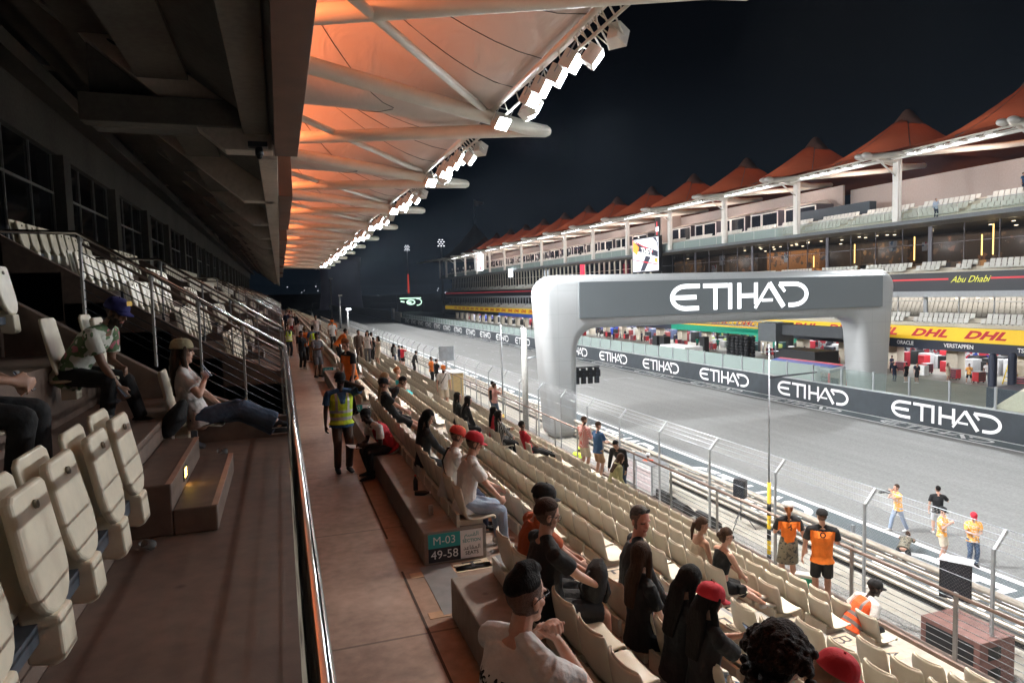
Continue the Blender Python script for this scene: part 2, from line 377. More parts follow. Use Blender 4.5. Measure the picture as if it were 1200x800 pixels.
    if tm is not None:
        m = MB(); g = .014
        pts = list(T['p'][:-1]) + [Nk - up2*.025]; rad = list(T['r'][:-1]) + [(.085, .072)]
        if sl == 'tank': pts = pts[:4] + [Ch+up2*.06]; rad = rad[:4] + [(.135, .10)]
        if sl == 'crop': pts = pts[2:]; rad = rad[2:]
        if sl in ('short', 'long', 'hood') and legs[1] != 'dress': pts[0] = P - up*.11 ; rad[0] = (.176*wide, .134*wide)
        lo(m, pts, rad, lat, 16, False, g)
        if fem and sl != 'hood':
            for k in (1, -1): m.ell((Ch + fw*.085 + lat*k*.07 + up2*.01)*s, (.058+g)*s)
        for i, k in enumerate((1, -1)):
            if sl in ('tank', 'crop'):
                lo(m, [Ch + lat*k*.08 + fw*.09 + up2*.02, Nk + lat*k*.085 - up2*.008 + fw*.01, Ch + lat*k*.08 - fw*.09 + up2*.04], [.014, .014, .014], None, 6); continue
            e = el[i]; a = sh[i]
            if sl == 'short': lo(m, [a - lat*k*.03, a, a.lerp(e, .68)], [.062, .062, .070], None, 12, False, .004)
            lo(m, [Nk + nd*.012, Nk + lat*k*.085 - up2*.022, a, a.lerp(el[i], .12)], [.054, .063, .068, .066], None, 12)
            if sl != 'short': m.ell(e*s, .057*s)
            if sl != 'short': lo(m, [a - lat*k*.03, a, e, hd[i].lerp(e, .06)], [.062, .060, .052, .04], None, 12, True, .008)
        if sl == 'hood': m.ell((Nk - fw*.07 + up2*.0)*s, (.07*s, .12*s, .07*s))
        fn = None; mats = topmats or [tm]
        if topfn:
            Ts, ups, lats, Ps, fws = Ch*s, up2, lat, P*s, fw
            def fn(c, topfn=topfn): return topfn((c-Ts).dot(lats)/s, (c-Ts).dot(ups)/s, (c-Ts).dot(fws)/s)
        rjob(m, 'shirt', mats, root, vox*1.05, 2, fn, .008)
    lm, lk = legs
    if lm is not None:
        m = MB(); g = .018
        if lk in ('skirt', 'dress'):
            kn = (Kn[0]+Kn[1])/2
            lo(m, [W_, P, P.lerp(kn, .5), P.lerp(kn, .9)], [(.15,.12), (.185,.14), (.2,.14), (.22,.13)], lat, 16, False)
        else:
            lo(m, [P + up*.075, P, P - V((0,0,.07))], [(.140,.10), (.156,.114), (.15,.11)], (0,1,0), 16, False, .01)
            for i in (0, 1):
                if lk == 'short': lo(m, [hips[i], hips[i].lerp(Kn[i], .5), hips[i].lerp(Kn[i], .93)], [.093, .088, .086], None, 12, False, .01)
                else:
                    w = .03 if lk == 'wide' else 0
                    lo(m, [hips[i], hips[i].lerp(Kn[i], .5), Kn[i]], [.095, .082+w/2, .066+w], None, 12, True, .006)
                    lo(m, [Kn[i], Kn[i].lerp(An[i], .5), Kn[i].lerp(An[i], .97)], [.066+w, .062+w, .056+w*1.5], None, 12, False, .006)
        rjob(m, {'skirt': 'skirt', 'dress': 'skirt', 'short': 'shorts'}.get(lk, 'trousers'), [lm], root, vox*1.05, 3, None, .005)
    if shoe is not None:
        for i, k in enumerate((1, -1)):
            m = MB(); a = An[i]
            lo(m, [a + V((-.055, 0, -.03)), a + V((.03, 0, -.028)), a + V((.10, k*.01, -.042)), a + V((.19, k*.02, -.055))], [(.042,.05), (.045,.048), (.048,.034), (.04,.02)], (0, 1, 0), 12)
            z0 = (a.z-.075)*s
            rjob(m, 'shoe', [shoe, M_SOLE], root, vox*.9, 2, (lambda c, z0=z0, wh=(shoe in (K_BLACK, K_WHITE)): 1 if c.z < z0+.012 and wh else 0))
    # hair
    hk, hm = hair
    if hk and hm is not None:
        m = MB(); g = {'short': .007, 'buzz': .003, 'quiff': .008, 'curly': .03}.get(hk, .014)
        if cap: g = .001
        m.ell(hp_(-.018, 0, .042)*s, ((.098+g)*s, (.079+g)*s, (.104+g)*s), HM, 24, 18)
        if hk not in ('buzz',): m.ell(hp_(-.045, 0, .0)*s, ((.07+g)*s, (.072+g)*s, (.08+g)*s), HM, 24, 18)
        if hk == 'quiff': m.loft(sc([hp_(-.03, 0, .12), hp_(.03, 0, .132), hp_(.072, .01, .118)]), [.055*s, .046*s, .026*s], None, 12)
        back = -fw
        if hk in ('long', 'longfront'):
            L_ = .42
            d0 = hp_(-.06, 0, .03); d1 = hp_(-.085, 0, -.08); d2 = Nk + back*.10 - up2*.04; d3 = d2 - up2*.22 + back*.02; 
            lo(m, [d0, d1, d2, d3], [(.075,.05), (.088,.05), (.11,.04), (.085,.022)], lat, 14)
            for k in (1, -1): lo(m, [hp_(.01, k*.07, .06), hp_(-.005, k*.09, -.05), Nk + lat*k*.09 + fw*.03 - up2*.03, Nk + lat*k*.095 + fw*.085 - up2*.17], [.03, .032, .03, .014], None, 10)
        if hk == 'ponytail':
            lo(m, [hp_(-.09, 0, .05), hp_(-.15, 0, .03), hp_(-.16, 0, -.08), hp_(-.14, 0, -.24)], [.02, .032, .034, .014], None, 10)
        if hk == 'bob':
            lo(m, [hp_(-.05, 0, .06), hp_(-.07, 0, -.03), hp_(-.07, 0, -.12)], [(.085,.06), (.1,.065), (.1,.05)], lat, 14)
        if hk == 'bun': m.ell(hp_(-.12, 0, .03)*s, (.05*s,)*3)
        if hk == 'curly':
            rr = random.Random(5)
            for q in range(620):
                a = rr.uniform(0, 2*math.pi); zz = rr.uniform(-1, 1); q_ = math.sqrt(1-zz*zz); dv = V((q_*math.cos(a), q_*math.sin(a), zz))
                if dv.x > .55 and dv.z < .35: continue
                m.ell((Hc + HM @ V((dv.x*.135*rr.uniform(.9, 1.1)-.03, dv.y*.16*rr.uniform(.9, 1.1), dv.z*.145*rr.uniform(.9, 1.08)+.0 - (.06 if dv.z < 0 else 0))))*s, rr.uniform(.013, .026)*s, None, 7, 5)
        cutz = {'short': -.02, 'buzz': -.03, 'quiff': -.02}.get(hk, -.05)
        rjob(m, 'hair', [hm], root, max(.007 if hk != 'curly' else .006, vox*(.8 if hk != 'curly' else .6)), 1, None, .005 if hk not in ('buzz', 'curly') else .002 if hk == 'buzz' else .012)
        JOBS[-1] = (JOBS[-1][0], [hm], None, JOBS[-1][3])
        HAIRCUT.append((JOBS[-1][0], Hs.copy(), HMi.copy(), s, hk))
    if cap:
        cm, cb, cd = cap
        CM = HM @ Matrix.Rotation(R(cd), 3, 'Z'); q = lambda x, y, z: (Hc + CM @ V((x, y, z)))*s
        m = MB(); n = 20; rings = []
        for j in range(8):
            a = math.pi/2*j/7; rr_ = math.cos(a)**.62 if j < 7 else .02; zz = .040 + .112*math.sin(a)
            rings.append([q(-.014 + .122*rr_*math.cos(2*math.pi*k/n), .101*rr_*math.sin(2*math.pi*k/n), zz) for k in range(n)])
        vs = [p for r_ in rings for p in r_]; fs = [(j*n+k, j*n+(k+1) % n, (j+1)*n+(k+1) % n, (j+1)*n+k) for j in range(7) for k in range(n)]; fs.append(tuple(range(7*n, 8*n)))
        m.add(vs, fs); m.ell(q(-.014, 0, .154), .008*s, None, 8, 5)
        co = m.build('cap', [cm], root, True, True); sm = co.modifiers.new('t', 'SOLIDIFY'); sm.thickness = .004
        m = MB(); vs = []; nn = 12
        for j in range(5):
            t = j/4
            for k in range(nn+1):
                a = -1.15 + 2.3*k/nn; y = math.sin(a)*(.090 if t < .01 else .092 - .012*t); x = math.cos(a)*.105 - .012 + t*.078*math.cos(a*.9)
                vs.append(q(x, y, .047 - .022*t - .9*y*y*(1+t)))
        fs = [(j*(nn+1)+k, j*(nn+1)+k+1, (j+1)*(nn+1)+k+1, (j+1)*(nn+1)+k) for j in range(4) for k in range(nn)]
        m.add(vs, fs); bo = m.build('brim', [cb], co, True, True); sm = bo.modifiers.new('t', 'SOLIDIFY'); sm.thickness = .004
    if glasses:
        m = MB(); gz = .012 if glasses != 'up' else .115; gx = .098 if glasses != 'up' else .06
        for k in (1, -1):
            m.path([hp_(gx, k*(.031+.023*math.cos(t*math.pi/5)), gz+.019*math.sin(t*math.pi/5))*s for t in range(11)], .0022*s, 6)
            m.path([hp_(gx, k*.054, gz+.008)*s, hp_(.0, k*.086, gz+.006)*s, hp_(-.02, k*.084, gz-.012)*s], .0024*s, 6)
            if glasses in ('dark', 'up'): m.ell(hp_(gx, k*.031, gz)*s, (.003*s, .022*s, .018*s), HM, 12, 6)
        m.path([hp_(gx+.002, .009, gz+.004)*s, hp_(gx+.002, -.009, gz+.004)*s], .002*s, 6)
        m.build('glasses', [M_BLACK], root, True, True)
    if vest is not None:
        m = MB(); g = .034
        lo(m, [P - up*.06] + list(T['p'][1:-1]) + [Nk - up2*.035], [(.172*wide, .130*wide)] + [(a_, b_) for a_, b_ in T['r'][1:-2]] + [(T['r'][-2][0]*.88, T['r'][-2][1])] + [(.10, .08)], lat, 16, False, g-.004)
        Ts = Ch*s; u_, l_, f_ = up2, lat, fw
        def vfn(c):
            z = (c-Ts).dot(u_)/s; y = abs((c-Ts).dot(l_)/s); x = (c-Ts).dot(f_)/s
            if -.22 < z < -.165 or -.34 < z < -.285: return 1
            if .085 < y < .125 and z > -.18: return 1
            if x > .05 and y < .05 + z*.25 and z > -.05: return 2
            return 0
        rjob(m, 'vest', [vest, K_SILVER if vest2 is None else vest2, (tm or K_BLACK)], root, vox, 2, vfn, .003)
    if strap is not None:
        m = MB(); lo(m, [Nk + lat*.10 + fw*.07, Ch + fw*.145, W_ - lat*.12 + fw*.09], [.014]*3, None, 6); lo(m, [Nk + lat*.10 + fw*.07, Nk + lat*.07 - fw*.08, Ch - fw*.14, W_ - lat*.13 - fw*.08], [.016]*4, None, 6)
        m.build('strap', [strap], root, True, True)
    RM = Matrix.Translation(V(pos)) @ Matrix.Rotation(R(yaw), 4, 'Z')
    w = lambda p: RM @ (V(p)*s)
    hdirs = [(hd[i]-el[i]).normalized() for i in (0, 1)]
    return dict(root=root, hand=[w(hd[i] + hdirs[i]*.08) for i in (0, 1)], head=w(Hc), chest=w(Ch), pelvis=w(P), yaw=yaw, hm=(Hc, HM, s), M=RM, lap=w((Kn[0]+Kn[1])/2 + V((-.15, 0, .13))),
                back=lambda z=0, y=0, out=.16: w(Ch + up2*z + lat*y - fw*out), backM=(RM.to_3x3() @ Matrix((-fw, -lat, up2)).transposed()), w=w, Ch=Ch)
HAIRCUT = []
def cut_hair():
    """open the hair shells over face and neck"""
    import bmesh
    for o, Hs, HMi, s, hk in HAIRCUT:
        bm = bmesh.new(); bm.from_mesh(o.data); dead = []
        for f in bm.faces:
            q = (HMi @ (f.calc_center_median()-Hs))/s
            line = .075 if hk != 'longfront' else .06
            if hk == 'curly': line = .05
            face = q.x > .035 and q.z < line and abs(q.y) < .085 and q.z > -.16
            side_ = q.x > -.05 and q.z < .055 + q.x*.25 and hk in ('short', 'buzz', 'quiff', 'ponytail', 'bun')
            low = q.z < {'quiff': .050, 'short': .012}.get(hk, -.02) - .5*max(0, -q.x-.06) and hk in ('short', 'buzz', 'quiff')
            if face or side_ or low: dead.append(f)
        bmesh.ops.delete(bm, geom=dead, context='FACES')
        if hk in ('short', 'quiff', 'buzz'):
            for v in bm.verts:
                q = (HMi @ (v.co-Hs))/s
                zl = {'quiff': .050, 'short': .012}.get(hk, -.02) - .5*max(0, -q.x-.06)
                if q.x > -.05: zl = max(zl, .055+q.x*.25)
                if q.x > .035: zl = max(zl, .075)
                t = max(0., min(1., (q.z-zl)/.035)); k = 1 - .11*(1-t)**1.5
                c0 = V((-.014, 0, .033)); v.co = Hs + (HMi.transposed() @ (c0 + (q-c0)*k))*s
        bm.to_mesh(o.data); bm.free()

def team(l, u, f): return 1 if abs(l) > .15 + max(0, (.12-u))*.25 and u > -.08 else 0     # raglan sleeves
TEAM = dict(top=(K_ORANGE, 'short'), topmats=[K_ORANGE, K_BLACK], topfn=lambda l, u, f: 1 if (abs(l) > .205 and u > -.14) or u > .115 else 0)
def phone(P, i, label, col=None, M=None):
    o = MB().box(-.004, .004, -.037, .037, -.075, .075).build('phone', [col or M_BLACK], None, bevel=.003)
    o.location = P['hand'][i] + V((0, 0, .03)); o.rotation_euler = (0, R(-35), R(P['yaw'])); tag(o, label, 'phone')
    MB().quad((-.0055, -.033, -.07), (-.0055, .033, -.07), (-.0055, .033, .07), (-.0055, -.033, .07)).build('screen', [M_SCR], o, False, True)
    return o
M_SCR = emis('phone_screen', (.25, .32, .45), .5)

ROW = lambda i: (8.5-.925*i, -5.6+.4*i)          # seat line x and mounting level of rows A..H
def seated(row, y, label, dx=0., dy=0., dz=0., **k):
    x, z = ROW('ABCDEFGH'.index(row)); k.setdefault('yaw', 0); yaw = k.pop('yaw')
    return person(label, (x+.05+dx, y+dy, z-.4+dz), yaw, sit=.53, **k)
def text(body, size, mat_, O, X, Y, parent=None, name='lettering', shear=0., bold=0., extrude=.0, align='CENTER', local=False, space=1.):
    c = bpy.data.curves.new('t', 'FONT'); c.body = body; c.size = size; c.shear = shear; c.offset = bold; c.extrude = extrude; c.align_x = align; c.align_y = 'CENTER'; c.space_character = space; c.resolution_u = 3
    t = bpy.data.objects.new('t', c); COL.objects.link(t); bpy.context.view_layer.update()
    me = bpy.data.meshes.new_from_object(t.evaluated_get(bpy.context.evaluated_depsgraph_get())); bpy.data.objects.remove(t)
    X = V(X).normalized(); Y = V(Y).normalized(); Z = X.cross(Y)
    me.transform(Matrix(((X.x, Y.x, Z.x, O[0]), (X.y, Y.y, Z.y, O[1]), (X.z, Y.z, Z.z, O[2]), (0, 0, 0, 1))))
    me.materials.clear(); me.materials.append(mat_); return link(name, me, parent, local)

def uz(n): return -1.7 + .57*n
GZ = -9.3
HB = H_BLACK
# --- upper terrace
p = person('man in a dark blue cap and floral shirt seated, forearms on his knees', (-1.86, 7.25, uz(1)-.06), -14, h=1.70, sit=.46, lean=34, bend=46, head=(-12, 22), sk='brown', hair=('short', HB),
    top=(K_FLORAL, 'short'), legs=(K_BLACK, 'long'), shoe=K_BLACK, cap=(cloth('cap_blue', (.02,.02,.13)), cloth('cap_blue', (.02,.02,.13)), 0), beard=True, hands=((.46,.03,.60), (.50,-.14,.42)), feet=((.52,.22,.08), (.36,-.16,.08)), vox=.009)
c_ = p['w']; hm = p['hm']
bd = MB(); q = lambda x, y, z: hm[0]+hm[1] @ V((x, y, z)); bd.add([q(.100,-.036,.075), q(.100,.036,.075), q(.082,.036,.115), q(.082,-.036,.115)], [(0,1,2,3)]); o = bd.build('cap_badge', [mat('badge_yellow', (.75,.45,.03), .5)], p['root'], local=True)
phone(p, 1, 'dark phone hanging in the hand of the man in the blue cap')
p = person('woman in a khaki cap, white t-shirt and wide jeans reclining with feet on the rail', (-.84, 7.50, uz(0)), 2, h=1.62, sit=.45, lean=-20, bend=-6, head=(8, 2), fem=True, sk='light', hair=('longfront', H_BROWN), top=(K_WHITE, 'short'),
    legs=(K_DENIM, 'wide'), shoe=K_BLACK, cap=(K_KHAKI, K_BROWN, 4), hands=((.25,.20,.62), (.10,-.12,1.00)), elbow=(None, (.5,-.8,-1)), feet=((.80,.10,.36), (.80,-.08,.46)), knee=((.2,0,1), (.2,0,1)), vox=.009)
phone(p, 1, 'black phone held up to the mouth by the woman in the khaki cap')
b = MB().loft([(-.1,0,0), (0,0,.12), (.05,0,.24)], [(.15,.09), (.17,.10), (.10,.05)], (0,1,0), 14).mesh('handbag', [K_BLACK], True); o = link('handbag', b); o.location = (-1.0, 7.28, -1.24); tag(o, 'black soft handbag on the seat beside the woman in wide jeans', 'handbag')
p = person('person in dark clothes cut off by the left edge, holding a phone', (-1.84, 4.62, uz(1)), 4, sit=.46, lean=10, head=(0, 20), sk='tan', hair=('short', HB), top=(K_BLACK, 'short'), legs=(K_BLACK, 'long'), shoe=K_BLACK, hands=((.34,.08,.68), (.36,-.06,.70)), feet=((.42,.18,.08), (.36,-.16,.08)))
phone(p, 0, 'black phone held in the lap at the left edge of the picture')
# --- walkway
person('steward in yellow hi-vis vest and black cap on the walkway, hand to ear', (.96, 12.7, -3.2), -82, h=1.80, wide=1.2, head=(0, 8), sk='dark', hair=('buzz', HB), top=(K_BLUE, 'short'), legs=(K_BROWN, 'long'), shoe=K_BLACK, cap=(K_BLACK, K_BLACK, 0), vest=K_YEL, hands=((.12,.15,1.60), None), elbow=((.3,.8,-.6), None), vox=.010)
p = person('man in a red and white vest seated on the plinth, bent over a paper sheet', (1.72, 12.15, -3.2), 196, wide=1.15, sit=.42, lean=26, bend=42, head=(0, 35), sk='dark', hair=('buzz', HB), top=(K_WHITE, 'short'), legs=(K_BLACK, 'long'), shoe=K_BLACK, vest=K_RED, vest2=K_RED, hands=((.46,.10,.62), (.52,-.08,.60)), feet=((.42,.12,.08), (.30,-.16,.08)), vox=.010)
o = MB().box(-.12, .12, -.09, .09, 0, .004).build('paper', [M_WHITE]); o.location = p['hand'][1] + V((-.05, -.02, .01)); o.rotation_euler = (R(10), R(12), .4); tag(o, 'white sheet of paper held by the man in the red vest', 'paper')
person('ginger man in an orange and black team shirt standing by the top seats', (1.52, 16.5, -2.8), 205, head=(10, 24), lean=8, sk='light', hair=('quiff', H_GINGER), legs=(K_BLACK, 'long'), shoe=K_BLACK, vox=.011, h=1.78, **TEAM)
seated('H', 16.2, 'person in a black hoodie bending forward behind the orange and black shirt', lean=35, bend=55, head=(0, 30), sk='tan', hair=('short', HB), top=(K_BLACK, 'long'), legs=(K_BLACK, 'short'), shoe=K_BLACK, dx=.1)
seated('H', 14.6, 'man in black cap, black t-shirt and shorts reclining with bare legs stretched out', lean=-26, bend=-14, head=(0, 8), sk='light', hair=('short', HB), top=(K_BLACK, 'short'), legs=(K_BLACK, 'short'), shoe=K_BLACK, cap=(K_BLACK, K_BLACK, 0),
    feet=((.80,.12,.20), (.74,-.12,.12)), knee=((.3,.2,1), (.3,-.2,1)), hands=((.30,.05,.68), (.34,-.16,.66)), vox=.010, dx=.12)
seated('H', 15.3, 'blond woman half hidden behind the reclining man in black', lean=5, fem=True, sk='light', hair=('long', H_BLOND), top=(K_CREAM, 'short'), legs=(K_BLACK, 'short'), shoe=K_WHITE)
seated('H', 10.5, 'woman with long black hair in a black top looking down at her phone', h=1.6, dx=-0.06, lean=4, bend=10, head=(-10, 25), fem=True, sk='tan', hair=('long', HB), top=(K_BLACK, 'long'), legs=(K_BLACK, 'long'), shoe=K_BLACK, hands=((.42,.04,.68), (.44,-.06,.68)), vox=.010)
yr = blotch('cap_redyellow', [(.45,.03,.02), (.6,.05,.03), (.85,.5,.04)], 7)
seated('H', 8.75, 'man in a red and yellow cap and white shirt with a black strap', h=1.7, dx=-0.06, lean=8, bend=12, head=(0, 20), sk='light', hair=('short', H_BROWN), top=(K_WHITE, 'short'), legs=(K_NAVY, 'long'), shoe=K_BLACK, cap=(yr, yr, 0), strap=K_BLACK, vox=.010)
p = seated('H', 8.08, 'man in dark red cap, white polo and pale jeans above the M-03 sign', dx=-0.02, lean=8, bend=12, head=(-4, 20), sk='light', hair=('short', H_BROWN), top=(K_WHITE, 'short'), legs=(K_PALE, 'long'), shoe=K_WHITE, cap=(K_RED, K_RED, 0), hands=((.42,.06,.74), (.40,-.14,.66)), vox=.009, h=1.78)
ye = mat('yellow_case', (.7,.68,.04), .5); phone(p, 0, 'phone in a yellow case held by the man in the dark red cap', ye)
# --- near block
p = person('short-haired man in glasses and white t-shirt in the foreground, hands at his chin', (.93, 3.0, -3.2), 22, h=1.84, lean=6, bend=14, head=(-2, 4), sk='light', hair=('quiff', H_BLACK), top=(K_WHITE, 'short'), legs=(K_BLACK, 'long'), shoe=K_WHITE, glasses=True,
    hands=((.29,.035,1.42), (.30,-.045,1.38)), elbow=((.1,.9,-.8), (.1,-.9,-.8)), curl=70, vox=.006)
bm3 = p['backM']
pos = p['back'](-.02, -.02, .158); X_ = -(p['M'].to_3x3() @ V((0, 1, 0))); 
t_ = text('McLAREN', .075, K_BLACK, (0,0,0), (1,0,0), (0,1,0), None, 'shirt_print', shear=.35, bold=.002, local=True)
t_.parent = p['root']; Ch = p['Ch']; s_ = 1.9/1.75; t_.rotation_euler = (R(90-8), 0, R(-90)); t_.location = (Ch + V((-.165, -.02, -.015)))*s_
sw = t_.modifiers.new('fit', 'SHRINKWRAP'); sw.target = [c for c in p['root'].children if c.name.startswith('shirt')][0]; sw.wrap_method = 'PROJECT'; sw.use_project_z = True; sw.use_negative_direction = True; sw.use_positive_direction = True; sw.offset = .004
p = seated('H', 5.12, 'man in glasses and black t-shirt with a backpack on his lap', dx=-0.08, lean=-8, bend=2, head=(-6, 16), sk='light', hair=('short', H_BROWN), top=(K_BLACK, 'short'), legs=(K_BLACK, 'short'), shoe=K_BLACK, glasses=True, hands=((.44,.02,.72), (.42,-.12,.70)), vox=.008, h=1.8, wide=1.12)
phone(p, 0, 'black phone held by the man in the black t-shirt and glasses')
bpk = MB().loft([(0,0,0), (0,0,.03), (.01,0,.16), (.02,0,.28), (.03,0,.34), (.04,0,.37)], [(.09,.05), (.13,.085), (.145,.10), (.135,.085), (.10,.06), (.03,.02)], (0,1,0), 16); bpk.loft([(.10,0,.04), (.115,0,.12), (.10,0,.2)], [(.09,.02), (.10,.035), (.08,.02)], (0,1,0), 12); bpk.path([(-.07,-.08,.30), (-.15,-.09,.18), (-.08,-.08,.04)], .012, 6); m_ = bpk.mesh('backpack', [mat('backpack_cloth', (.022,.024,.026), .8, bump=.8, bscale=25)], True)
o = link('backpack', m_); o.location = p['w']((.36, -.02, .56)); o.rotation_euler = (0, .15, -.2); tag(o, 'dark grey backpack on the lap of the man in glasses and black t-shirt', 'backpack')
p = seated('H', 5.66, 'man in a black cap and burnt orange t-shirt beside the black t-shirt', lean=6, bend=16, head=(0, 18), sk='light', hair=('short', HB), top=(cloth('burnt_orange', (.42,.08,.02)), 'short'), legs=(K_BLACK, 'long'), shoe=K_BLACK, cap=(K_BLACK, K_BLACK, 0), beard=True, hands=((.55,.05,.66), (.52,-.08,.66)), vox=.009, dx=-0.06)
person('grey-haired man in black turning round, sunglasses on his head', (ROW(6)[0]+.12, 5.72, -3.6), -22, sit=.53, lean=8, side=-4, head=(-58, 8), sk='red', hair=('buzz', H_GREY), top=(K_BLACK, 'long'), legs=(K_BLACK, 'long'), shoe=K_BLACK, glasses='up', vox=.008, h=1.84, wide=1.1, beard=False)
seated('G', 5.12, 'woman with long straight brown hair and a black t-shirt, in front of the turning man', h=1.62, bend=2, lean=0, head=(22, 2), fem=True, sk='light', hair=('long', H_BROWN), top=(K_BLACK, 'short'), legs=(K_BLACK, 'long'), shoe=K_BLACK, vox=.008, dx=-0.16)
seated('G', 4.55, 'woman with straight dark hair, head bowed, between brown hair and red cap', h=1.62, dx=-0.14, lean=2, bend=12, head=(0, 28), fem=True, sk='tan', hair=('long', HB), top=(K_BLACK, 'short'), legs=(K_BLACK, 'long'), shoe=K_BLACK, vox=.008)
p = seated('G', 4.2, 'woman in a bright red cap with long dark hair holding up two phones', h=1.62, dx=-0.14, lean=0, bend=6, head=(-6, 18), fem=True, sk='light', hair=('long', HB), top=(K_BLACK, 'short'), legs=(K_DENIM, 'long'), shoe=K_BLACK, cap=(K_RED, K_RED, -2), hands=((.42,.10,.98), (.44,-.12,.80)), elbow=((.1,.6,-1), (.1,-.6,-1)), vox=.008)
phone(p, 0, 'black phone held near the face by the woman in the red cap', None); phone(p, 1, 'lit phone with a pink case held low by the woman in the red cap', mat('pink_case', (.4,.03,.08), .5))
seated('H', 2.5, 'person with a big dark curly hairdo and black top at the bottom edge', lean=0, head=(0, 4), fem=True, sk='tan', hair=('curly', H_CURL), top=(K_BLACK, 'long'), legs=(K_BLACK, 'long'), shoe=K_BLACK, vox=.009, dx=.04, dz=.16, h=1.72)
hj = cloth('hijab_tan', (.20,.11,.065))
p = seated('G', 3.02, 'person in a deep red cap over a tan head scarf at the bottom edge', lean=2, head=(-40, 22), sk='brown', hair=('bob', hj), top=(hj, 'hood'), legs=(K_BLACK, 'long'), shoe=K_BLACK, cap=(K_RED, K_RED, 0), vox=.009, dx=-0.1)
# --- row D pair
seated('D', 8.55, 'woman with a ponytail and sleeveless cream top beside the black dress', dx=-0.05, h=1.58, lean=2, bend=8, head=(-12, 10), fem=True, sk='tan', hair=('ponytail', H_BROWN), top=(K_CREAM, 'tank'), legs=(K_CREAM, 'short'), shoe=K_WHITE, vox=.009)
p = seated('D', 8.02, 'woman in a black strappy dress with crossed bare legs at the row end', dx=-0.05, h=1.6, lean=6, bend=12, head=(-10, 8), fem=True, sk='light', hair=('bun', H_BROWN), top=(K_BLACK, 'crop'), legs=(K_BLACK, 'short'), shoe=K_WHITE, hands=((.52,.02,.60), (.50,-.08,.58)), feet=((1.0,.0,.22), (.96,-.12,.14)), knee=((.3,0,1), (.3,0,1)), glasses='dark', vox=.009)
b = MB().box(-.06, .06, -.04, .04, 0, .12); o = b.build('handbag', [K_BLACK], None, bevel=.02); x_, z_ = ROW(3); o.location = (x_+.22, 7.82, z_+.10); tag(o, 'small black handbag at the end of the row beside the black dress', 'handbag')
# --- foot of the stand
person('steward in an orange hi-vis vest and black cap crouching on the lowest seats', (8.40, 8.3, -6.0), -5, sit=.45, lean=30, bend=46, head=(-22, 12), sk='dark', hair=('buzz', HB), top=(K_WHITE, 'short'), legs=(K_BLACK, 'long'), shoe=K_BLACK, cap=(K_BLACK, K_BLACK, 0), vest=K_HIO, vest2=mat('tape_grey', (.2,.18,.18), .5), feet=((.36,.1,.08), (.30,-.14,.08)), vox=.010)
w1 = person('woman in an orange team shirt numbered 4 and a white cap standing at the fence', (9.28, 10.75, -6.0), 62, h=1.72, head=(-10, 10), fem=True, sk='light', hair=('ponytail', H_GINGER), legs=(K_CAMO, 'dress'), shoe=K_WHITE, cap=(K_WHITE, K_WHITE, 0), hands=((.30,.12,1.18), (-.02,-.36,.78)), vox=.009, wide=1.12, **TEAM)
w2 = person('man in an orange team shirt and an orange and black cap with a carrier bag', (9.36, 9.95, -6.0), 52, h=1.80, head=(18, 8), sk='light', hair=('short', H_BROWN), legs=(K_BLACK, 'short'), shoe=K_WHITE, cap=(K_BLACK, K_ORANGE, 0), hands=((.04,.34,.80), (.34,-.18,1.12)), vox=.009, wide=1.15, **TEAM)
def shirt_mark(p, body, size, dz, nm='shirt_number'):
    t = text(body, size, K_BLACK, (0,0,0), (1,0,0), (0,1,0), p['root'], nm, bold=.004, local=True); t.rotation_euler = (R(86), 0, R(-90)); t.location = (p['Ch'] + V((-.20, 0, dz)))*p['hm'][2]
    sw = t.modifiers.new('fit', 'SHRINKWRAP'); sw.target = [c for c in p['root'].children if c.name.startswith('shirt')][0]; sw.wrap_method = 'PROJECT'; sw.use_project_z = True; sw.use_negative_direction = True; sw.use_positive_direction = True; sw.offset = .004
shirt_mark(w1, '4', .17, .02); shirt_mark(w2, 'O', .13, .06)
t = empty('carrier_bag', (9.42, 10.42, -6.0), 'white carrier bag with a green panel between the couple in orange', 'bag'); MB().prism([(-.16, 0), (.16, 0), (.20, .42), (-.20, .42)], 'y', -.10, .10).build('bag', [M_WB_ := mat('bag_white', (.62,.62,.58), .6)], t, local=True, bevel=.02); MB().prism([(-.12, .05), (.10, .05), (.12, .36), (-.13, .36)], 'y', -.106, -.102).build('print', [mat('bag_green', (.02,.36,.22), .6)], t, local=True); t.rotation_euler = (0, 0, R(-50))
person('bearded man in a red striped shirt and cream shorts standing at the fence', (9.28, 20.35, -6.0), 20, h=1.84, head=(-20, 18), sk='light', hair=('short', H_BROWN), beard=True, top=(K_STRIPE, 'long'), legs=(K_CREAM, 'short'), shoe=K_WHITE, hands=((.30,.10,1.1), (.28,-.12,1.12)))
p = person('man in a dark blue shirt and tan shorts looking down at the fence', (9.38, 19.5, -6.0), 12, h=1.80, head=(-10, 22), sk='light', hair=('short', H_BROWN), top=(K_BLUE, 'short'), legs=(K_TAN, 'short'), shoe=K_WHITE, hands=((.34,.08,1.10), (.34,-.10,1.10)))
seated('A', 16.9, 'woman with long dark hair in a khaki hoodie on the lowest row', lean=16, bend=28, head=(-10, 20), fem=True, sk='tan', hair=('long', H_BROWN), top=(K_GREEN, 'hood'), legs=(K_GREEN, 'long'), shoe=K_WHITE)
person('man in a black jacket bowing towards the woman in the khaki hoodie', (9.28, 17.7, -6.0), 215, h=1.76, lean=18, bend=42, head=(0, 40), sk='tan', hair=('short', HB), top=(K_BLACK, 'long'), legs=(K_DENIM, 'long'), shoe=K_BLACK)
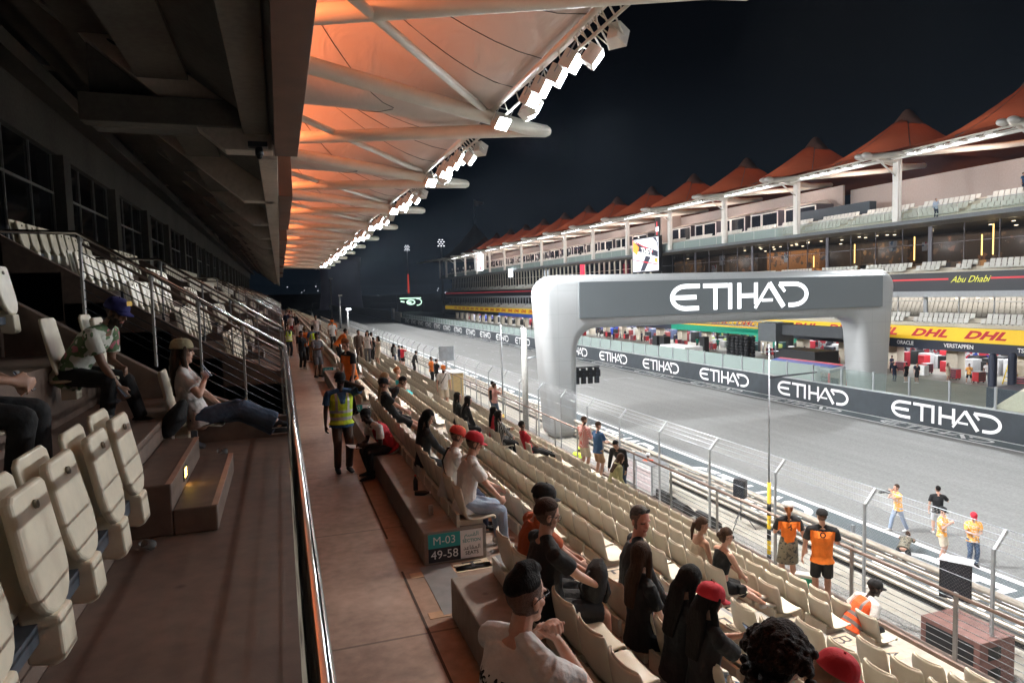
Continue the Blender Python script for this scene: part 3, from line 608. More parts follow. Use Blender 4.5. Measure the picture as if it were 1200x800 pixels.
seated('C', 18.6, 'man in a red top reclining with legs stretched and orange shoes', lean=-18, head=(10, 5), sk='brown', hair=('short', HB), top=(K_RED, 'short'), legs=(K_BLACK, 'long'), shoe=K_HIO, feet=((1.0,.05,.30), (.96,-.1,.26)), knee=((.2,0,1), (.2,0,1)))
seated('D', 18.3, 'person in a white and black top with long dark hair, left of the red top', lean=-6, fem=True, sk='light', hair=('long', HB), top=(K_ARROW, 'long'), legs=(K_BLACK, 'long'), shoe=K_WHITE, hands=((.3,.1,.9), (.3,-.1,.7)))
seated('D', 19.0, 'woman in a red jacket with long black hair, behind the white and black top', lean=0, fem=True, sk='tan', hair=('long', HB), top=(K_RED, 'long'), legs=(K_BLACK, 'long'), shoe=K_WHITE)
seated('E', 18.9, 'person all in black seated nearest in the pair above the second aisle', lean=6, bend=16, sk='tan', hair=('long', HB), fem=True, top=(K_BLACK, 'long'), legs=(K_BLACK, 'long'), shoe=K_RED)
seated('E', 19.6, 'person in black with long hair, farther of the black-clad pair above the second aisle', lean=0, sk='tan', hair=('long', HB), fem=True, top=(K_BLACK, 'long'), legs=(K_BLACK, 'long'), shoe=K_BLACK)
p = person('bearded man in a white t-shirt, cream shorts and orange cap walking up the rows', (6.25, 27.5, -4.8), -96, h=1.84, head=(0, 5), sk='light', hair=('short', H_BROWN), beard=True, top=(K_WHITE, 'short'), legs=(K_CREAM, 'short'), shoe=K_WHITE, cap=(K_ORANGE, K_ORANGE, 0), vox=.013, strap=K_BLACK)
seated('F', 24.1, 'woman in a teal dress reclining alone in the middle rows', lean=-10, fem=True, sk='light', hair=('bun', H_GINGER), top=(K_TEAL, 'tank'), legs=(K_TEAL, 'skirt'), shoe=K_WHITE, feet=((.7,.08,.12), (.7,-.08,.12)), vox=.014)
# --- farther standing figures:  x, y, z, yaw, label, top colour, legs, extra
FAR = [
 (9.50, 31.3, -6, 30, 'man in a black vest top at the fence left of the gantry leg', K_BLACK, 'tank', K_DENIM, 'long', dict(hair=('short', HB))),
 (9.45, 30.8, -6, 10, 'woman in a pink top and jeans holding up a phone at the fence', cloth('pink', (.5,.25,.22)), 'short', K_DENIM, 'long', dict(fem=True, hair=('bun', H_BROWN), hands=((.3,.1,1.45), (.32,-.1,1.45)))),
 (9.45, 43.6, -6, 20, 'man in black by the plywood booth looking at his phone', K_BLACK, 'short', K_BLACK, 'long', dict(hair=('short', HB), hands=((.3,.08,1.15), (.3,-.08,1.15)))),
 (9.40, 45.0, -6, -40, 'person in an orange and black top by the plywood booth', K_ORANGE, 'short', K_BLACK, 'long', dict(hair=('short', HB))),
 (9.4, 51.5, -6, 10, 'person in black leaning by the pale board at the booth', K_BLACK, 'long', K_BLACK, 'long', dict(hair=('short', HB), lean=20)),
 (9.4, 56.4, -6, 30, 'person in a red and black top, one of three filming at the fence', K_RED, 'short', K_BLACK, 'short', dict(hair=('short', HB), hands=((.3,.1,1.5), (.32,-.1,1.5)))),
 (9.3, 57.4, -6, 10, 'person in a navy top, shorts and backpack filming at the fence', K_NAVY, 'short', K_GREY, 'short', dict(hair=('short', H_BROWN), hands=((.3,.1,1.5), (.32,-.1,1.5)))),
 (9.4, 60.6, -6, -20, 'woman with long hair in black and white by the far fence', K_ARROW, 'long', K_DENIM, 'long', dict(fem=True, hair=('long', HB))),
 (9.5, 61.8, -6, 60, 'woman in a long black coat by the far fence', K_BLACK, 'long', K_BLACK, 'dress', dict(fem=True, hair=('long', HB))),
 (3.92, 37.6, -3.6, -70, 'person in an olive jacket, left of the three talking in the middle rows', K_BROWN, 'long', K_BROWN, 'long', dict(hair=('short', HB))),
 (4.35, 37.2, -3.6, -110, 'woman in a white top and grey trousers, middle of the three talking', K_WHITE, 'short', K_GREY, 'long', dict(fem=True, hair=('long', HB))),
 (5.15, 39.0, -4.0, 200, 'woman in a cream dress with an arm raised, right of the three talking', K_CREAM, 'short', K_CREAM, 'short', dict(fem=True, hair=('long', HB), hands=((.3,.2,1.5), None))),
 (5.2, 42.5, -4.0, 30, 'person in black behind the woman in the cream dress', K_BLACK, 'long', K_BLACK, 'long', dict(hair=('short', HB))),
 (4.9, 69, -4.4, -80, 'person in white and black standing alone in the far rows', K_WHITE, 'short', K_BLACK, 'long', dict(hair=('short', HB))),
 (.82, 32.0, -3.2, -60, 'woman in a black top and trousers standing on the walkway', K_BLACK, 'short', K_BLACK, 'long', dict(fem=True, hair=('bun', HB), shoe=K_WHITE, hands=((.3,.1,1.1), None))),
 (1.08, 35.2, -3.2, 100, 'person in an orange t-shirt seen from behind on the walkway', K_ORANGE, 'short', K_BLACK, 'long', dict(hair=('short', H_BLOND))),
 (1.45, 35.0, -3.2, 110, 'steward with a blue shirt and yellow vest on the walkway', K_BLUE, 'short', K_TAN, 'long', dict(hair=('short', HB), vest=K_YEL)),
 (1.30, 28.3, -3.2, -60, 'man in a grey and white t-shirt and grey shorts looking at his phone', K_GREY, 'short', K_GREY, 'short', dict(hair=('short', H_BROWN), shoe=K_BLACK, head=(0, 25), hands=((.3,.08,1.15), (.3,-.08,1.15)))),
 (.34, 38.5, -3.2, -60, 'steward in a yellow vest against the terrace wall on the walkway', K_BLACK, 'short', K_BLACK, 'long', dict(hair=('short', HB), vest=K_YEL)),
 (1.0, 44, -3.2, 90, 'person in a light top beyond the orange t-shirt on the walkway', K_WHITE, 'short', K_BLACK, 'long', dict(hair=('short', HB))),
 (1.9, 41, -2.8, -90, 'person in white and black standing on the plinth behind the steward', K_WHITE, 'short', K_BLACK, 'long', dict(hair=('short', HB))),
 (2.9, 42.5, -3.2, -60, 'person in an orange cap and white shirt in the upper rows', K_WHITE, 'short', K_BLACK, 'long', dict(hair=('short', HB), cap=(K_ORANGE, K_ORANGE, 0))),
 (3.1, 45, -3.2, 100, 'person in an orange shirt in the upper rows', K_ORANGE, 'short', K_ORANGE, 'short', dict(hair=('short', HB))),
 (2.5, 33.5, -3.2, 20, 'person in an orange and black shirt bent over the second row', K_ORANGE, 'short', K_BLACK, 'long', dict(hair=('short', HB), lean=40)),
 (.8, 62, -3.2, 80, 'person in a white shirt and cap in the far crowd on the walkway', K_WHITE, 'short', K_RED, 'long', dict(hair=('short', HB), cap=(K_WHITE, K_WHITE, 0))),
 (1.2, 66, -3.2, -80, 'person in a dark jacket leaning in the far walkway crowd', K_BLACK, 'long', K_BLACK, 'long', dict(hair=('short', HB), lean=15)),
 (.5, 72, -3.2, 90, 'person in dark blue in the far walkway crowd', K_NAVY, 'long', K_BLACK, 'long', dict(hair=('short', HB))),
 (.9, 75, -3.2, 90, 'person in maroon in the far walkway crowd', cloth('maroon', (.15,.03,.03)), 'long', K_BLACK, 'long', dict(hair=('short', HB))),
 (1.2, 80, -3.2, 90, 'person in a pale shirt in the far walkway crowd', K_CREAM, 'long', K_BLACK, 'long', dict(hair=('short', HB))),
 (.6, 84, -3.2, 90, 'person with a red bag in the far walkway crowd', K_WHITE, 'long', K_RED, 'long', dict(hair=('short', HB))),
 # on the track
 (21.5, 19.1, GZ, 165, 'photographer in an orange bib and jeans aiming a black camera to the left', K_BIB, 'short', K_PALE, 'long', dict(hair=('short', H_BROWN), hands=((.32,.05,1.52), (.22,-.08,1.48)), feet=((-.30,.1,.10), (.25,-.1,.08)), lean=6, shoe=K_WHITE, vox=.011)),
 (22.5, 18.3, GZ, 50, 'man in a black t-shirt and pale shorts pointing on the track', K_BLACK, 'short', cloth('pale_shorts', (.42,.44,.46)), 'short', dict(hair=('short', HB), hands=(None, (.32,-.2,1.35)), feet=((.15,.1,.08), (-.2,-.1,.08)), shoe=K_WHITE, vox=.011)),
 (20.55, 16.55, GZ, -70, 'photographer in an orange bib, white shorts and a black cap checking a camera', K_BIB, 'short', K_CREAM, 'short', dict(hair=('short', HB), cap=(K_BLACK, K_BLACK, 0), head=(0, 20), hands=((.26,.1,1.3), (.26,-.12,1.32)), shoe=K_WHITE, vox=.011)),
 (21.05, 15.85, GZ, -120, 'man in an orange bib, jeans and a bright red cap looking down on the track', K_BIB, 'short', K_DENIM, 'long', dict(hair=('short', HB), cap=(K_RED, K_RED, 0), head=(0, 30), hands=((.28,.08,1.15), (.28,-.08,1.15)), shoe=K_BLACK, sleeve2=1, vox=.011)),
 (15.6, 27.2, GZ, 60, 'marshal in orange and white overalls behind the guard rails', K_HIO, 'short', K_WHITE, 'long', dict(hair=('short', H_GREY), cap=(K_WHITE, K_WHITE, 0), h=1.8)),
 (13.2, 30.4, GZ, 20, 'worker in a yellow top bending beside the gantry foot', K_YEL, 'short', K_GREY, 'long', dict(hair=('short', HB), lean=35, bend=60, cap=(K_YEL, K_YEL, 0))),
 # pit lane
 (54.4, 49.0, GZ, -100, 'team member in navy, leftmost of the three talking before the red garage', K_NAVY, 'short', K_NAVY, 'long', dict(hair=('short', HB))),
 (54.9, 48.1, GZ, 90, 'team member in black shorts, middle of the three talking before the red garage', K_BLACK, 'short', K_BLACK, 'short', dict(hair=('short', HB))),
 (55.3, 47.3, GZ, 180, 'team member in a black polo, rightmost of the three talking before the red garage', K_BLACK, 'short', K_BLACK, 'short', dict(hair=('short', H_BLOND))),
 (58.6, 46.9, GZ, -100, 'woman in a pale long dress in the garage mouth', K_CREAM, 'short', K_CREAM, 'dress', dict(fem=True, hair=('long', H_BROWN))),
 (58.7, 44.9, GZ, -150, 'photographer in a tan bib and black shorts before the pit garage', K_BIB, 'short', K_BLACK, 'short', dict(hair=('short', HB), hands=((.25,.1,1.3), (.25,-.1,1.3)), feet=((0,.2,.08), (0,-.2,.08)))),
 (52.6, 51.4, GZ, -100, 'man in white with a tan bag by the right gantry leg', K_WHITE, 'short', K_BLACK, 'long', dict(hair=('short', HB))),
 (58.85, 48.65, 5.95, -110, 'man in a pale blue shirt and dark trousers on the balcony front', cloth('pale_blue', (.35,.42,.52)), 'long', K_NAVY, 'long', dict(hair=('short', H_BROWN), hands=((.12,.1,1.5), None))),
 (43.5, 76.5, GZ, 200, 'person in green with a white helmet behind the glass screens', K_GREEN, 'long', K_GREY, 'long', dict(hair=('short', HB), cap=(K_WHITE, K_WHITE, 0))),
 (43.5, 97.0, GZ, 200, 'person with a white helmet behind the glass near the gantry leg', K_YEL, 'long', K_GREY, 'long', dict(hair=('short', HB), cap=(K_WHITE, K_WHITE, 0))),
 (62.9, 43.5, 7.6, -90, 'person in a blue shirt seen from behind at the terrace rail', K_BLUE, 'short', K_NAVY, 'long', dict(hair=('short', HB))),
]
rf = random.Random(2)
for x, y, z, yaw, lab, tm_, sl_, lm_, lk_, kw in FAR:
    d_ = math.hypot(x, y); kw = dict(kw); kw.pop('sleeve2', None)
    kw.setdefault('vox', .013 if d_ < 30 else .017 if d_ < 45 else .024); kw.setdefault('shoe', rf.choice((K_BLACK, K_WHITE))); kw.setdefault('h', (1.66 if kw.get('fem') else 1.76) + rf.uniform(-.03, .05))
    kw.setdefault('sk', rf.choice(('light', 'tan', 'tan', 'brown')))
    person(lab, (x, y, z), yaw, top=(tm_, sl_), legs=(lm_, lk_), **kw)
# photographer's camera, prone photographer
t = empty('camera', (21.05, 19.15, GZ+1.56), 'black camera with a long lens held by the photographer in jeans', 'camera', rz=R(165)); MB().box(-.05, .05, -.07, .07, -.05, .05).loft([(.05, 0, 0), (.18, 0, 0), (.34, 0, 0)], [.035, .045, .055], None, 12, False).build('body', [M_BLACK], t, local=True)
person('prone photographer in a dark patterned top lying at the track edge', (19.75, 17.3, GZ-.62), 30, h=1.75, lean=62, bend=84, head=(0, -50), sk='light', hair=('short', H_BROWN), top=(K_CAMO, 'short'), legs=(K_BLACK, 'long'), shoe=K_BLACK, hands=((.95,.1,.85), (.95,-.1,.85)), feet=((-.6,.12,.72), (-.62,-.12,.72)), vox=.014)
# crowd far along the pit terrace
GRP = 'small standing figures crowded along the far pit terrace'
proto_p = person('small dark-clad figure in the crowd along the far pit terrace', (61, 150, 7.6), -120, hair=('short', HB), top=(K_NAVY, 'short'), legs=(K_BLACK, 'long'), shoe=K_BLACK, group=GRP, vox=.04)['root']
proto_q = person('small pale-clad figure in the crowd along the far pit terrace', (60.5, 158, 7.2), -90, hair=('short', HB), top=(K_WHITE, 'short'), legs=(K_GREY, 'long'), shoe=K_BLACK, group=GRP + ', pale tops', vox=.04)['root']
flush_jobs(); cut_hair()
for k in range(46):
    c = copy_tree(proto_p if k % 3 else proto_q); c.location = (rf.uniform(60, 62.4), 130 + 2.55*k + rf.uniform(-1, 1), 7.62); c.rotation_euler = (0, 0, rf.uniform(0, 6.28))
# small litter and cups
def cup(loc, lab, m, r=.035, h=.11, lie=False, grp=None):
    t = empty('cup', loc, lab, 'cup', grp); o = MB().lathe([(r*.75, 0), (r*.8, .002), (r, h)], (0, 0, 0), 16).build('cup', [m], t, True, True)
    if lie: t.rotation_euler = (R(88), 0, R(40))
    return t
M_CLR = glass('clear_plastic', (.8,.8,.8), .12)
c1 = cup((-1.5, 6.9, uz(1)-.0), 'plastic cup of orange drink on the step left of the seated man', M_CLR, .04, .12); MB().lathe([(.03, .004), (.035, .07)], (0, 0, 0), 14).build('drink', [mat('orange_drink', (.7,.22,.02), .3)], c1, True, True)
cup((-.72, 8.1, -1.66), 'clear plastic cup lying on the terrace floor below the woman', M_CLR, lie=True); cup((-.98, 5.2, -1.66), 'clear cup lying at the foot of the near aisle steps', M_CLR, lie=True)
def bottle(loc, lab, m, cap_m, lie=False):
    t = empty('bottle', loc, lab, 'bottle'); MB().lathe([(.03, 0), (.034, .01), (.034, .14), (.014, .19), (.014, .205)], (0, 0, 0), 14).build('body', [m], t, True, True); MB().lathe([(.016, .205), (.016, .225)], (0, 0, 0), 10).build('cap', [cap_m], t, True, True)
    if lie: t.rotation_euler = (R(90), 0, R(75)); t.location.z += .035
bottle((1.72, 9.6, -2.8), 'dark bottle with a red label behind the top row seats', M_BLACK, M_REDP_ := mat('cap_red_plastic', (.5,.03,.03), .4)); bottle((1.66, 9.35, -2.8), 'dark bottle lying behind the top row seats', M_BLACK, M_WHITE, True)
cup((1.70, 8.45, -2.8), 'dark drink can behind the end seat above the M-03 sign', M_STEEL, .033, .12)
cp = empty('green_cap', (5.3, 9.95, -4.35), 'tiny green bottle cap lying on a seat in the middle rows', 'cap'); MB().lathe([(.05, 0), (.06, .05), (.02, .09)], (0, 0, 0), 12).build('cap', [mat('green_plastic', (.02,.3,.05), .4)], cp, True, True)

tp = [person('team member in dark kit, one of the small crew around the pit garages', (57, 60, GZ), 10, hair=('short', HB), top=(K_NAVY, 'short'), legs=(K_BLACK, 'long'), shoe=K_BLACK, group='dark-clad crew members around the pit garages', vox=.03, hands=((.3,.1,1.1), None))['root'],
      person('crew member in a pale shirt, one of the small crew around the pit garages', (58, 62, GZ), 200, hair=('short', HB), top=(K_WHITE, 'short'), legs=(K_GREY, 'long'), shoe=K_BLACK, group='pale-shirted crew members around the pit garages', vox=.03)['root'],
      person('crew member in green, one of the small crew at the green garages', (57, 84, GZ), 120, hair=('short', HB), top=(cloth('team_green', (.0,.16,.10)), 'short'), legs=(K_BLACK, 'long'), shoe=K_BLACK, group='green-clad crew members at the green garages', vox=.03)['root']]
flush_jobs(); cut_hair()
for k in range(34):
    y = 42 + 3.6*k + rf.uniform(-1.5, 1.5); q = 2 if 76 < y < 96 else (0 if rf.random() < .65 else 1)
    c = copy_tree(tp[q]); c.location = (rf.uniform(56, 63), y, GZ); c.rotation_euler = (0, 0, rf.uniform(0, 6.28))
for k in range(14):
    row = rf.randrange(0, 8); x_, z_ = ROW(row); y_ = rf.choice((rf.uniform(8, 16), rf.uniform(2, 6), rf.uniform(18.5, 26)))
    m_ = MB(); m_.loft([(0,0,0), (.02,.01,.03), (.0,.0,.055)], [(.05,.035), (.045,.05), (.015,.02)], None, 7); o = m_.build('crumpled_napkin', [K_WHITE], None)
    o.location = (x_+.42, y_, z_-.4+.015 if row < 7 else -3.185); o.rotation_euler = (0, rf.uniform(0, 1), rf.uniform(0, 6)); tag(o, 'small crumpled white napkin dropped on the floor between the seat rows', 'litter', 'crumpled napkins dropped between the seat rows')
# ------------------------------------------------------------------ lettering
def strokes(mb, glyph, w, O, X, Y, N, th=.02, mi=0, lift=.0015):
    """mitred strokes in a unit box mapped by O + x*X + y*Y, extruded along N"""
    O, X, Y, N = V(O), V(X), V(Y), V(N)
    for gi, pts in enumerate(glyph):
        ww = w
        if isinstance(pts[0], (int, float)): ww = pts[0]; pts = pts[1:]
        P = [V((x, y, 0)) for x, y in pts]; Lf = []; Rt = []
        for i, p in enumerate(P):
            d0 = (P[i]-P[i-1]).normalized() if i else (P[1]-P[0]).normalized()
            d1 = (P[i+1]-P[i]).normalized() if i < len(P)-1 else d0
            n0 = V((-d0.y, d0.x, 0)); n1 = V((-d1.y, d1.x, 0)); nn = (n0+n1).normalized(); k = ww/2/max(.5, nn.dot(n0))
            Lf.append(p+nn*k); Rt.append(p-nn*k)
        off = N*(gi*lift)
        W = lambda p, t: O + X*p.x + Y*p.y + off + N*t
        n = len(P); vs = [W(p, th) for p in Lf] + [W(p, th) for p in Rt]
        mb.add(vs, [(i, i+1, n+i+1, n+i) for i in range(n-1)], mi)
def arc(cx, cy, rx, ry, a0, a1, n=10): return [(cx+rx*math.cos(R(a0+(a1-a0)*i/n)), cy+ry*math.sin(R(a0+(a1-a0)*i/n))) for i in range(n+1)]
ETI = [
    [(1.22, .92)] + arc(.62, .5, .55, .42, 90, 270, 14) + [(1.18, .08)],            # E
    [(.10, .50), (1.08, .50)],
    [(1.36, .92), (2.42, .92)], [(1.88, .85), (1.88, 0)],
    [(2.52, 1.), (2.52, 0)],
    [(2.92, 1.), (2.92, 0)], [(3.0, .50), (3.60, .50)], [(3.66, 1.), (3.66, .16)],
    [.12, (3.62, 0.0), (4.28, .97)], [.20, (4.26, .97), (4.92, .02)], [.11, (3.92, .30), (4.42, .30)],
    [(4.72, .92), (5.35, .92)] + arc(5.40, .5, .60, .42, 90, -90, 12)[1:] + [(5.15, .08)],
    [.12, (4.72, .92), (4.98, .62)],
]
ETI = [g for g in ETI if len(g) > 1]
def etihad(O, X, Y, N, th=.02):
    mb = MB(); strokes(mb, ETI, .165, O, X, Y, N, th); return mb
# ------------------------------------------------------------------ setting: ground, track, pit lane
GZ = -9.3
def sheet(name, x0, x1, y0, y1, z, m):
    o = MB().quad((x0,y0,z),(x1,y0,z),(x1,y1,z),(x0,y1,z)).build(name, [m]); return tag(o, kind='structure')
M_GROUND = mat('dark_sand', (.035, .033, .03), .95, var=.3, scale=.05)
M_ASPH = mat('track_asphalt', (.17, .168, .16), .72, var=.05, scale=.22, bump=.3, bscale=55, stretch=(1.6, .18, 1))
if True:
    N_, L_, b_ = nodes(M_ASPH)       # speckle plus rubbered racing line, long streaks along the track
    tc = N_.new('ShaderNodeTexCoord'); n3 = N_.new('ShaderNodeTexNoise'); n3.inputs['Scale'].default_value = 9; n3.inputs['Detail'].default_value = 6; L_.new(tc.outputs['Object'], n3.inputs['Vector'])
    mp = N_.new('ShaderNodeMapping'); mp.inputs['Scale'].default_value = (1.3, .02, 1); L_.new(tc.outputs['Object'], mp.inputs['Vector'])
    n4 = N_.new('ShaderNodeTexNoise'); n4.inputs['Scale'].default_value = 1.1; n4.inputs['Detail'].default_value = 7; L_.new(mp.outputs[0], n4.inputs['Vector'])
    src = b_.inputs['Base Color'].links[0].from_socket
    for nn, lo, hi in ((n3, .82, 1.16), (n4, .90, 1.07)):
        mr = N_.new('ShaderNodeMapRange'); mr.inputs['From Min'].default_value = .3; mr.inputs['From Max'].default_value = .7; mr.inputs['To Min'].default_value = lo; mr.inputs['To Max'].default_value = hi
        L_.new(nn.outputs['Fac'], mr.inputs['Value']); mx = N_.new('ShaderNodeMixRGB'); mx.blend_type = 'MULTIPLY'; mx.inputs[0].default_value = 1
        L_.new(src, mx.inputs[1]); L_.new(mr.outputs[0], mx.inputs[2]); src = mx.outputs[0]
    L_.new(src, b_.inputs['Base Color'])
M_RUN = concrete('runoff_paint', (.075, .09, .095), .7, stain=.3, big=.5)
M_PIT = concrete('pit_lane_concrete', (.30, .28, .235), .6, stain=.2, big=.3)
M_GRAV = mat('grey_gravel', (.20, .19, .175), .9, var=.55, scale=16, bump=1., bscale=22)
M_PLINTHC = concrete('barrier_concrete', (.34, .31, .26), .7, stain=.25)
sheet('ground', -1500, 1500, -200, 2600, GZ-.03, M_GROUND)
sheet('track', 17.6, 39.2, -20, 520, GZ, M_ASPH)
sheet('gravel_strip', 9.9, 15.9, -20, 300, GZ, M_GRAV)
sheet('service_path', 15.9, 17.25, -20, 300, GZ+.004, M_PLINTHC)
sheet('near_verge', 17.6, 20.95, -20, 200, GZ+.004, M_RUN)
sheet('far_verge', 37.65, 39.2, -20, 235, GZ+.004, M_RUN)
sheet('track_line', 20.98, 21.22, -20, 420, GZ+.008, M_LINE)
sheet('track_line', 37.45, 37.62, -20, 420, GZ+.008, M_LINE)
sheet('kerb_line', 38.95, 39.15, -20, 235, GZ+.012, M_LINE)
sheet('pit_lane', 39.5, 74, -20, 262, GZ+.004, M_PIT)
sheet('pit_entry', 39.5, 74, 262, 500, GZ, M_ASPH)
for k in range(12):
    y = 31.7 + 11.3*k
    tag(etihad((37.82, y+3.7, GZ+.006), (0, -1.26, 0), (.95, 0, 0), (0, 0, 1), .004).build('painted_lettering', [M_LINE]), kind='structure')
for k in range(9):
    y = 13.6 + 12.6*k
    tag(etihad((18.2, y+4.1, GZ+.006), (0, -1.42, 0), (2.3, 0, 0), (0, 0, 1), .004).build('painted_lettering', [M_LINE]), kind='structure')
mb = MB()
for k in range(10):
    y = 60 + 8*k
    for side, x in ((0, 25.0), (1, 31.5)):
        yy = y + side*4; mb.box(x, x+3., yy, yy+.12, GZ+.0085, GZ+.0095); mb.box(x, x+.12, yy-1.2, yy-.0, GZ+.0085, GZ+.0095); mb.box(x+2.88, x+3., yy-1.2, yy, GZ+.0085, GZ+.0095)
tag(mb.build('grid_markings', [mat('faded_white', (.3,.3,.3), .6)]), kind='structure')

# ------------------------------------------------------------------ lower stand
BL = [(-2.45+10.25*k, 6.45+10.25*k) for k in range(0, 19)]       # seat blocks along the stand, aisles between
YEND = BL[-1][1]
st = empty('grandstand', (1.5, 8, -3.2), 'concrete grandstand stepping down from the upper walkway to the trackside fence', 'grandstand')
mb = MB()
mb.box(.14, 3.18, -12, YEND, -3.5, -3.2); mb.build('walkway', [M_WALK], st, bevel=.01)
for a, b in ((-6, 7.75), (8.9, 12.0)): MB().box(1.18, 1.205, a, b, -3.2, -3.197).build('joint', [mat('joint_dark', (.05,.035,.03), .8)], st)
for k in range(4): MB().box(1.26, 2.23, BL[k][1]+1.05, BL[k][1]+1.20, -3.2, -3.196).box(1.26, 2.23, BL[k][1]+.02, BL[k][1]+.16, -3.2, -3.196).build('edge_stripe', [mat('edge_stripe', (.42,.27,.17), .6, var=.2)], st)
mb = MB()
for i in range(0, 6):                                             # mounting level of rows A..F
    x, z = ROW(i); mb.box(x-.68, x+.23, -12, YEND, z-.6, z)
mb.box(8.74, 9.95, -12, YEND, -6.4, -6.0)
mb.build('stepped_tier', [M_TREAD], st, bevel=.012)
pm = MB()
for a, b in BL: pm.box(1.47, 2.24, a, b, -3.2, -2.80)
pm.build('seat_plinth', [M_CONC], st, bevel=.015)
GL = {'A': [[(0,0),(.5,1),(1,0)],[(.22,.4),(.78,.4)]], 'B': [[(0,0),(0,1),(.7,1),(.8,.75),(.7,.53),(0,.53)],[(.7,.5),(.9,.27),(.7,0),(0,0)]], 'C': [[(.95,.85),(.6,1),(.2,.9),(0,.5),(.2,.1),(.6,0),(.95,.15)]],
    'D': [[(0,0),(0,1),(.5,1),(.85,.8),(.95,.5),(.85,.2),(.5,0),(0,0)]], 'E': [[(.9,1),(0,1),(0,0),(.9,0)],[(0,.5),(.7,.5)]], 'F': [[(.9,1),(0,1),(0,0)],[(0,.5),(.7,.5)]], 'G': [[(.95,.85),(.6,1),(.2,.9),(0,.5),(.2,.1),(.6,0),(.95,.15),(.95,.45),(.6,.45)]],
    'H': [[(0,0),(0,1)],[(.85,0),(.85,1)],[(0,.5),(.85,.5)]]}
M_MARK = mat('marker_paint', (.50,.42,.31), .6, var=.2); M_LET = mat('letter_paint', (.05,.045,.05), .6)
for bi, (a, b) in enumerate(BL[:9]):
    y0, y1 = b+.06, b+1.34
    for i in range(8):
        x, z = ROW(i); z = -3.2 if i == 7 else z
        if i < 7: MB().box(x+.235, x+.53, y0, y1, z-.40, z-.2).build('aisle_step', [M_GREYTREAD], st, bevel=.008)
        MB().box(x-.62, x-.26, y0, y1, z+.001, z+.005).build('grey_strip', [M_GREYTREAD], st)
        if bi > 2: continue
        for yy in (y1-.32, y0+.04):
            MB().box(x-.24, x+.20, yy, yy+.30, z+.001, z+.004).build('row_marker', [M_MARK], st); l2 = MB(); strokes(l2, GL['ABCDEFGH'[i]], .16, (x-.13, yy+.24, z+.0055), (0, -.17, 0), (.24, 0, 0), (0, 0, 1), .0005); l2.build('row_letter', [M_LET], st)
# seat block signs on the plinth ends
M_TEALP = mat('teal_sign', (.02, .33, .33), .5, var=.03); M_INK = mat('sign_black', (.01, .012, .02), .5, var=0); M_SW = mat('sign_white', (.85,.85,.85), .5, var=.02)
for k in range(1, 5):
    y = BL[k][0] - .003; nm = ['', 'M-03', 'M-02', 'M-01', 'N-03'][k]; sn = ['', '49-58', '37-48', '25-36', '13-24'][k]
    sg = empty('seat_sign', (1.85, y, -3.0), ('teal and black plate reading M-03 49-58 on the end of the concrete seat plinth' if k == 1 else 'small teal seat sign on the ' + ['', '', 'next plinth end beyond the M-03 sign', 'plinth end two aisles beyond the M-03 sign', 'farthest plinth end with a sign'][k]), 'sign')
    MB().box(1.52, 1.91, y-.008, y, -3.0, -2.83).build('section_panel', [M_TEALP], sg); MB().box(1.52, 1.91, y-.008, y, -3.17, -3.001).build('seats_panel', [M_INK], sg); MB().box(1.911, 2.19, y-.008, y, -3.17, -2.83).build('caption_panel', [M_SW], sg)
    text(nm, .135, M_WHITE, (1.715, y-.0105, -2.915), (1,0,0), (0,0,1), sg); text(sn, .145, M_WHITE, (1.715, y-.0105, -3.085), (1,0,0), (0,0,1), sg)
    if k == 1:
        text('SECTION', .055, M_TEALP, (2.05, y-.0105, -2.96), (1,0,0), (0,0,1), sg, bold=.0008); text('SEATS', .062, M_INK, (2.05, y-.0105, -3.11), (1,0,0), (0,0,1), sg, bold=.0008)
        text('\uFEE2\uFEB4\uFED8\uFEDF\uFE8D', .075, M_TEALP, (2.05, y-.0105, -2.885), (1,0,0), (0,0,1), sg); text('\uFEAA\uFECB\uFE8E\uFED8\uFEE4\uFEDF\uFE8D', .075, M_INK, (2.05, y-.0105, -3.045), (1,0,0), (0,0,1), sg)

# ------------------------------------------------------------------ shell seats (forward = +x)
def seat_shell(lod=0):
    prof = [(.37,-.05,.205),(.365,.0,.21),(.33,.02,.22),(.23,.003,.228),(.10,-.012,.23),(.02,.005,.232),(-.035,.06,.234),(-.06,.17,.236),(-.082,.29,.234),(-.095,.37,.22),(-.102,.41,.19),(-.115,.415,.175),(-.122,.37,.20)]
    if lod: prof = [prof[i] for i in (1,2,4,6,8,9,10)]
    nu = 9 if not lod else 4; vs = []; mb = MB()
    for x, z, hw in prof:
        for k in range(nu):
            t = -1 + 2*k/(nu-1); c = abs(t)**3
            dz = .025*c if x > 0 else 0; dx = .045*c if x <= 0 and z > .02 else 0
            vs.append((x+dx, t*hw, z+dz+.07))
    mb.add(vs, [(i*nu+k, i*nu+k+1, (i+1)*nu+k+1, (i+1)*nu+k) for i in range(len(prof)-1) for k in range(nu-1)])
    return mb
_sm = seat_shell()
_t = _sm.build('t', [M_SEAT], None, True); _m = _t.modifiers.new('s', 'SOLIDIFY'); _m.thickness = .03; _m.offset = -1; _m2 = _t.modifiers.new('b', 'SUBSURF'); _m2.levels = 1; _m2.render_levels = 1
bpy.context.view_layer.update(); ME_SHELL = bpy.data.meshes.new_from_object(_t.evaluated_get(bpy.context.evaluated_depsgraph_get())); bpy.data.objects.remove(_t)
ME_BASE = MB().box(-.10, .20, -.17, .17, 0, .062).box(-.135, -.10, -.215, .215, 0, .16).mesh('seat_mount', [M_SEAT])
_lm = seat_shell(1)
vis = []
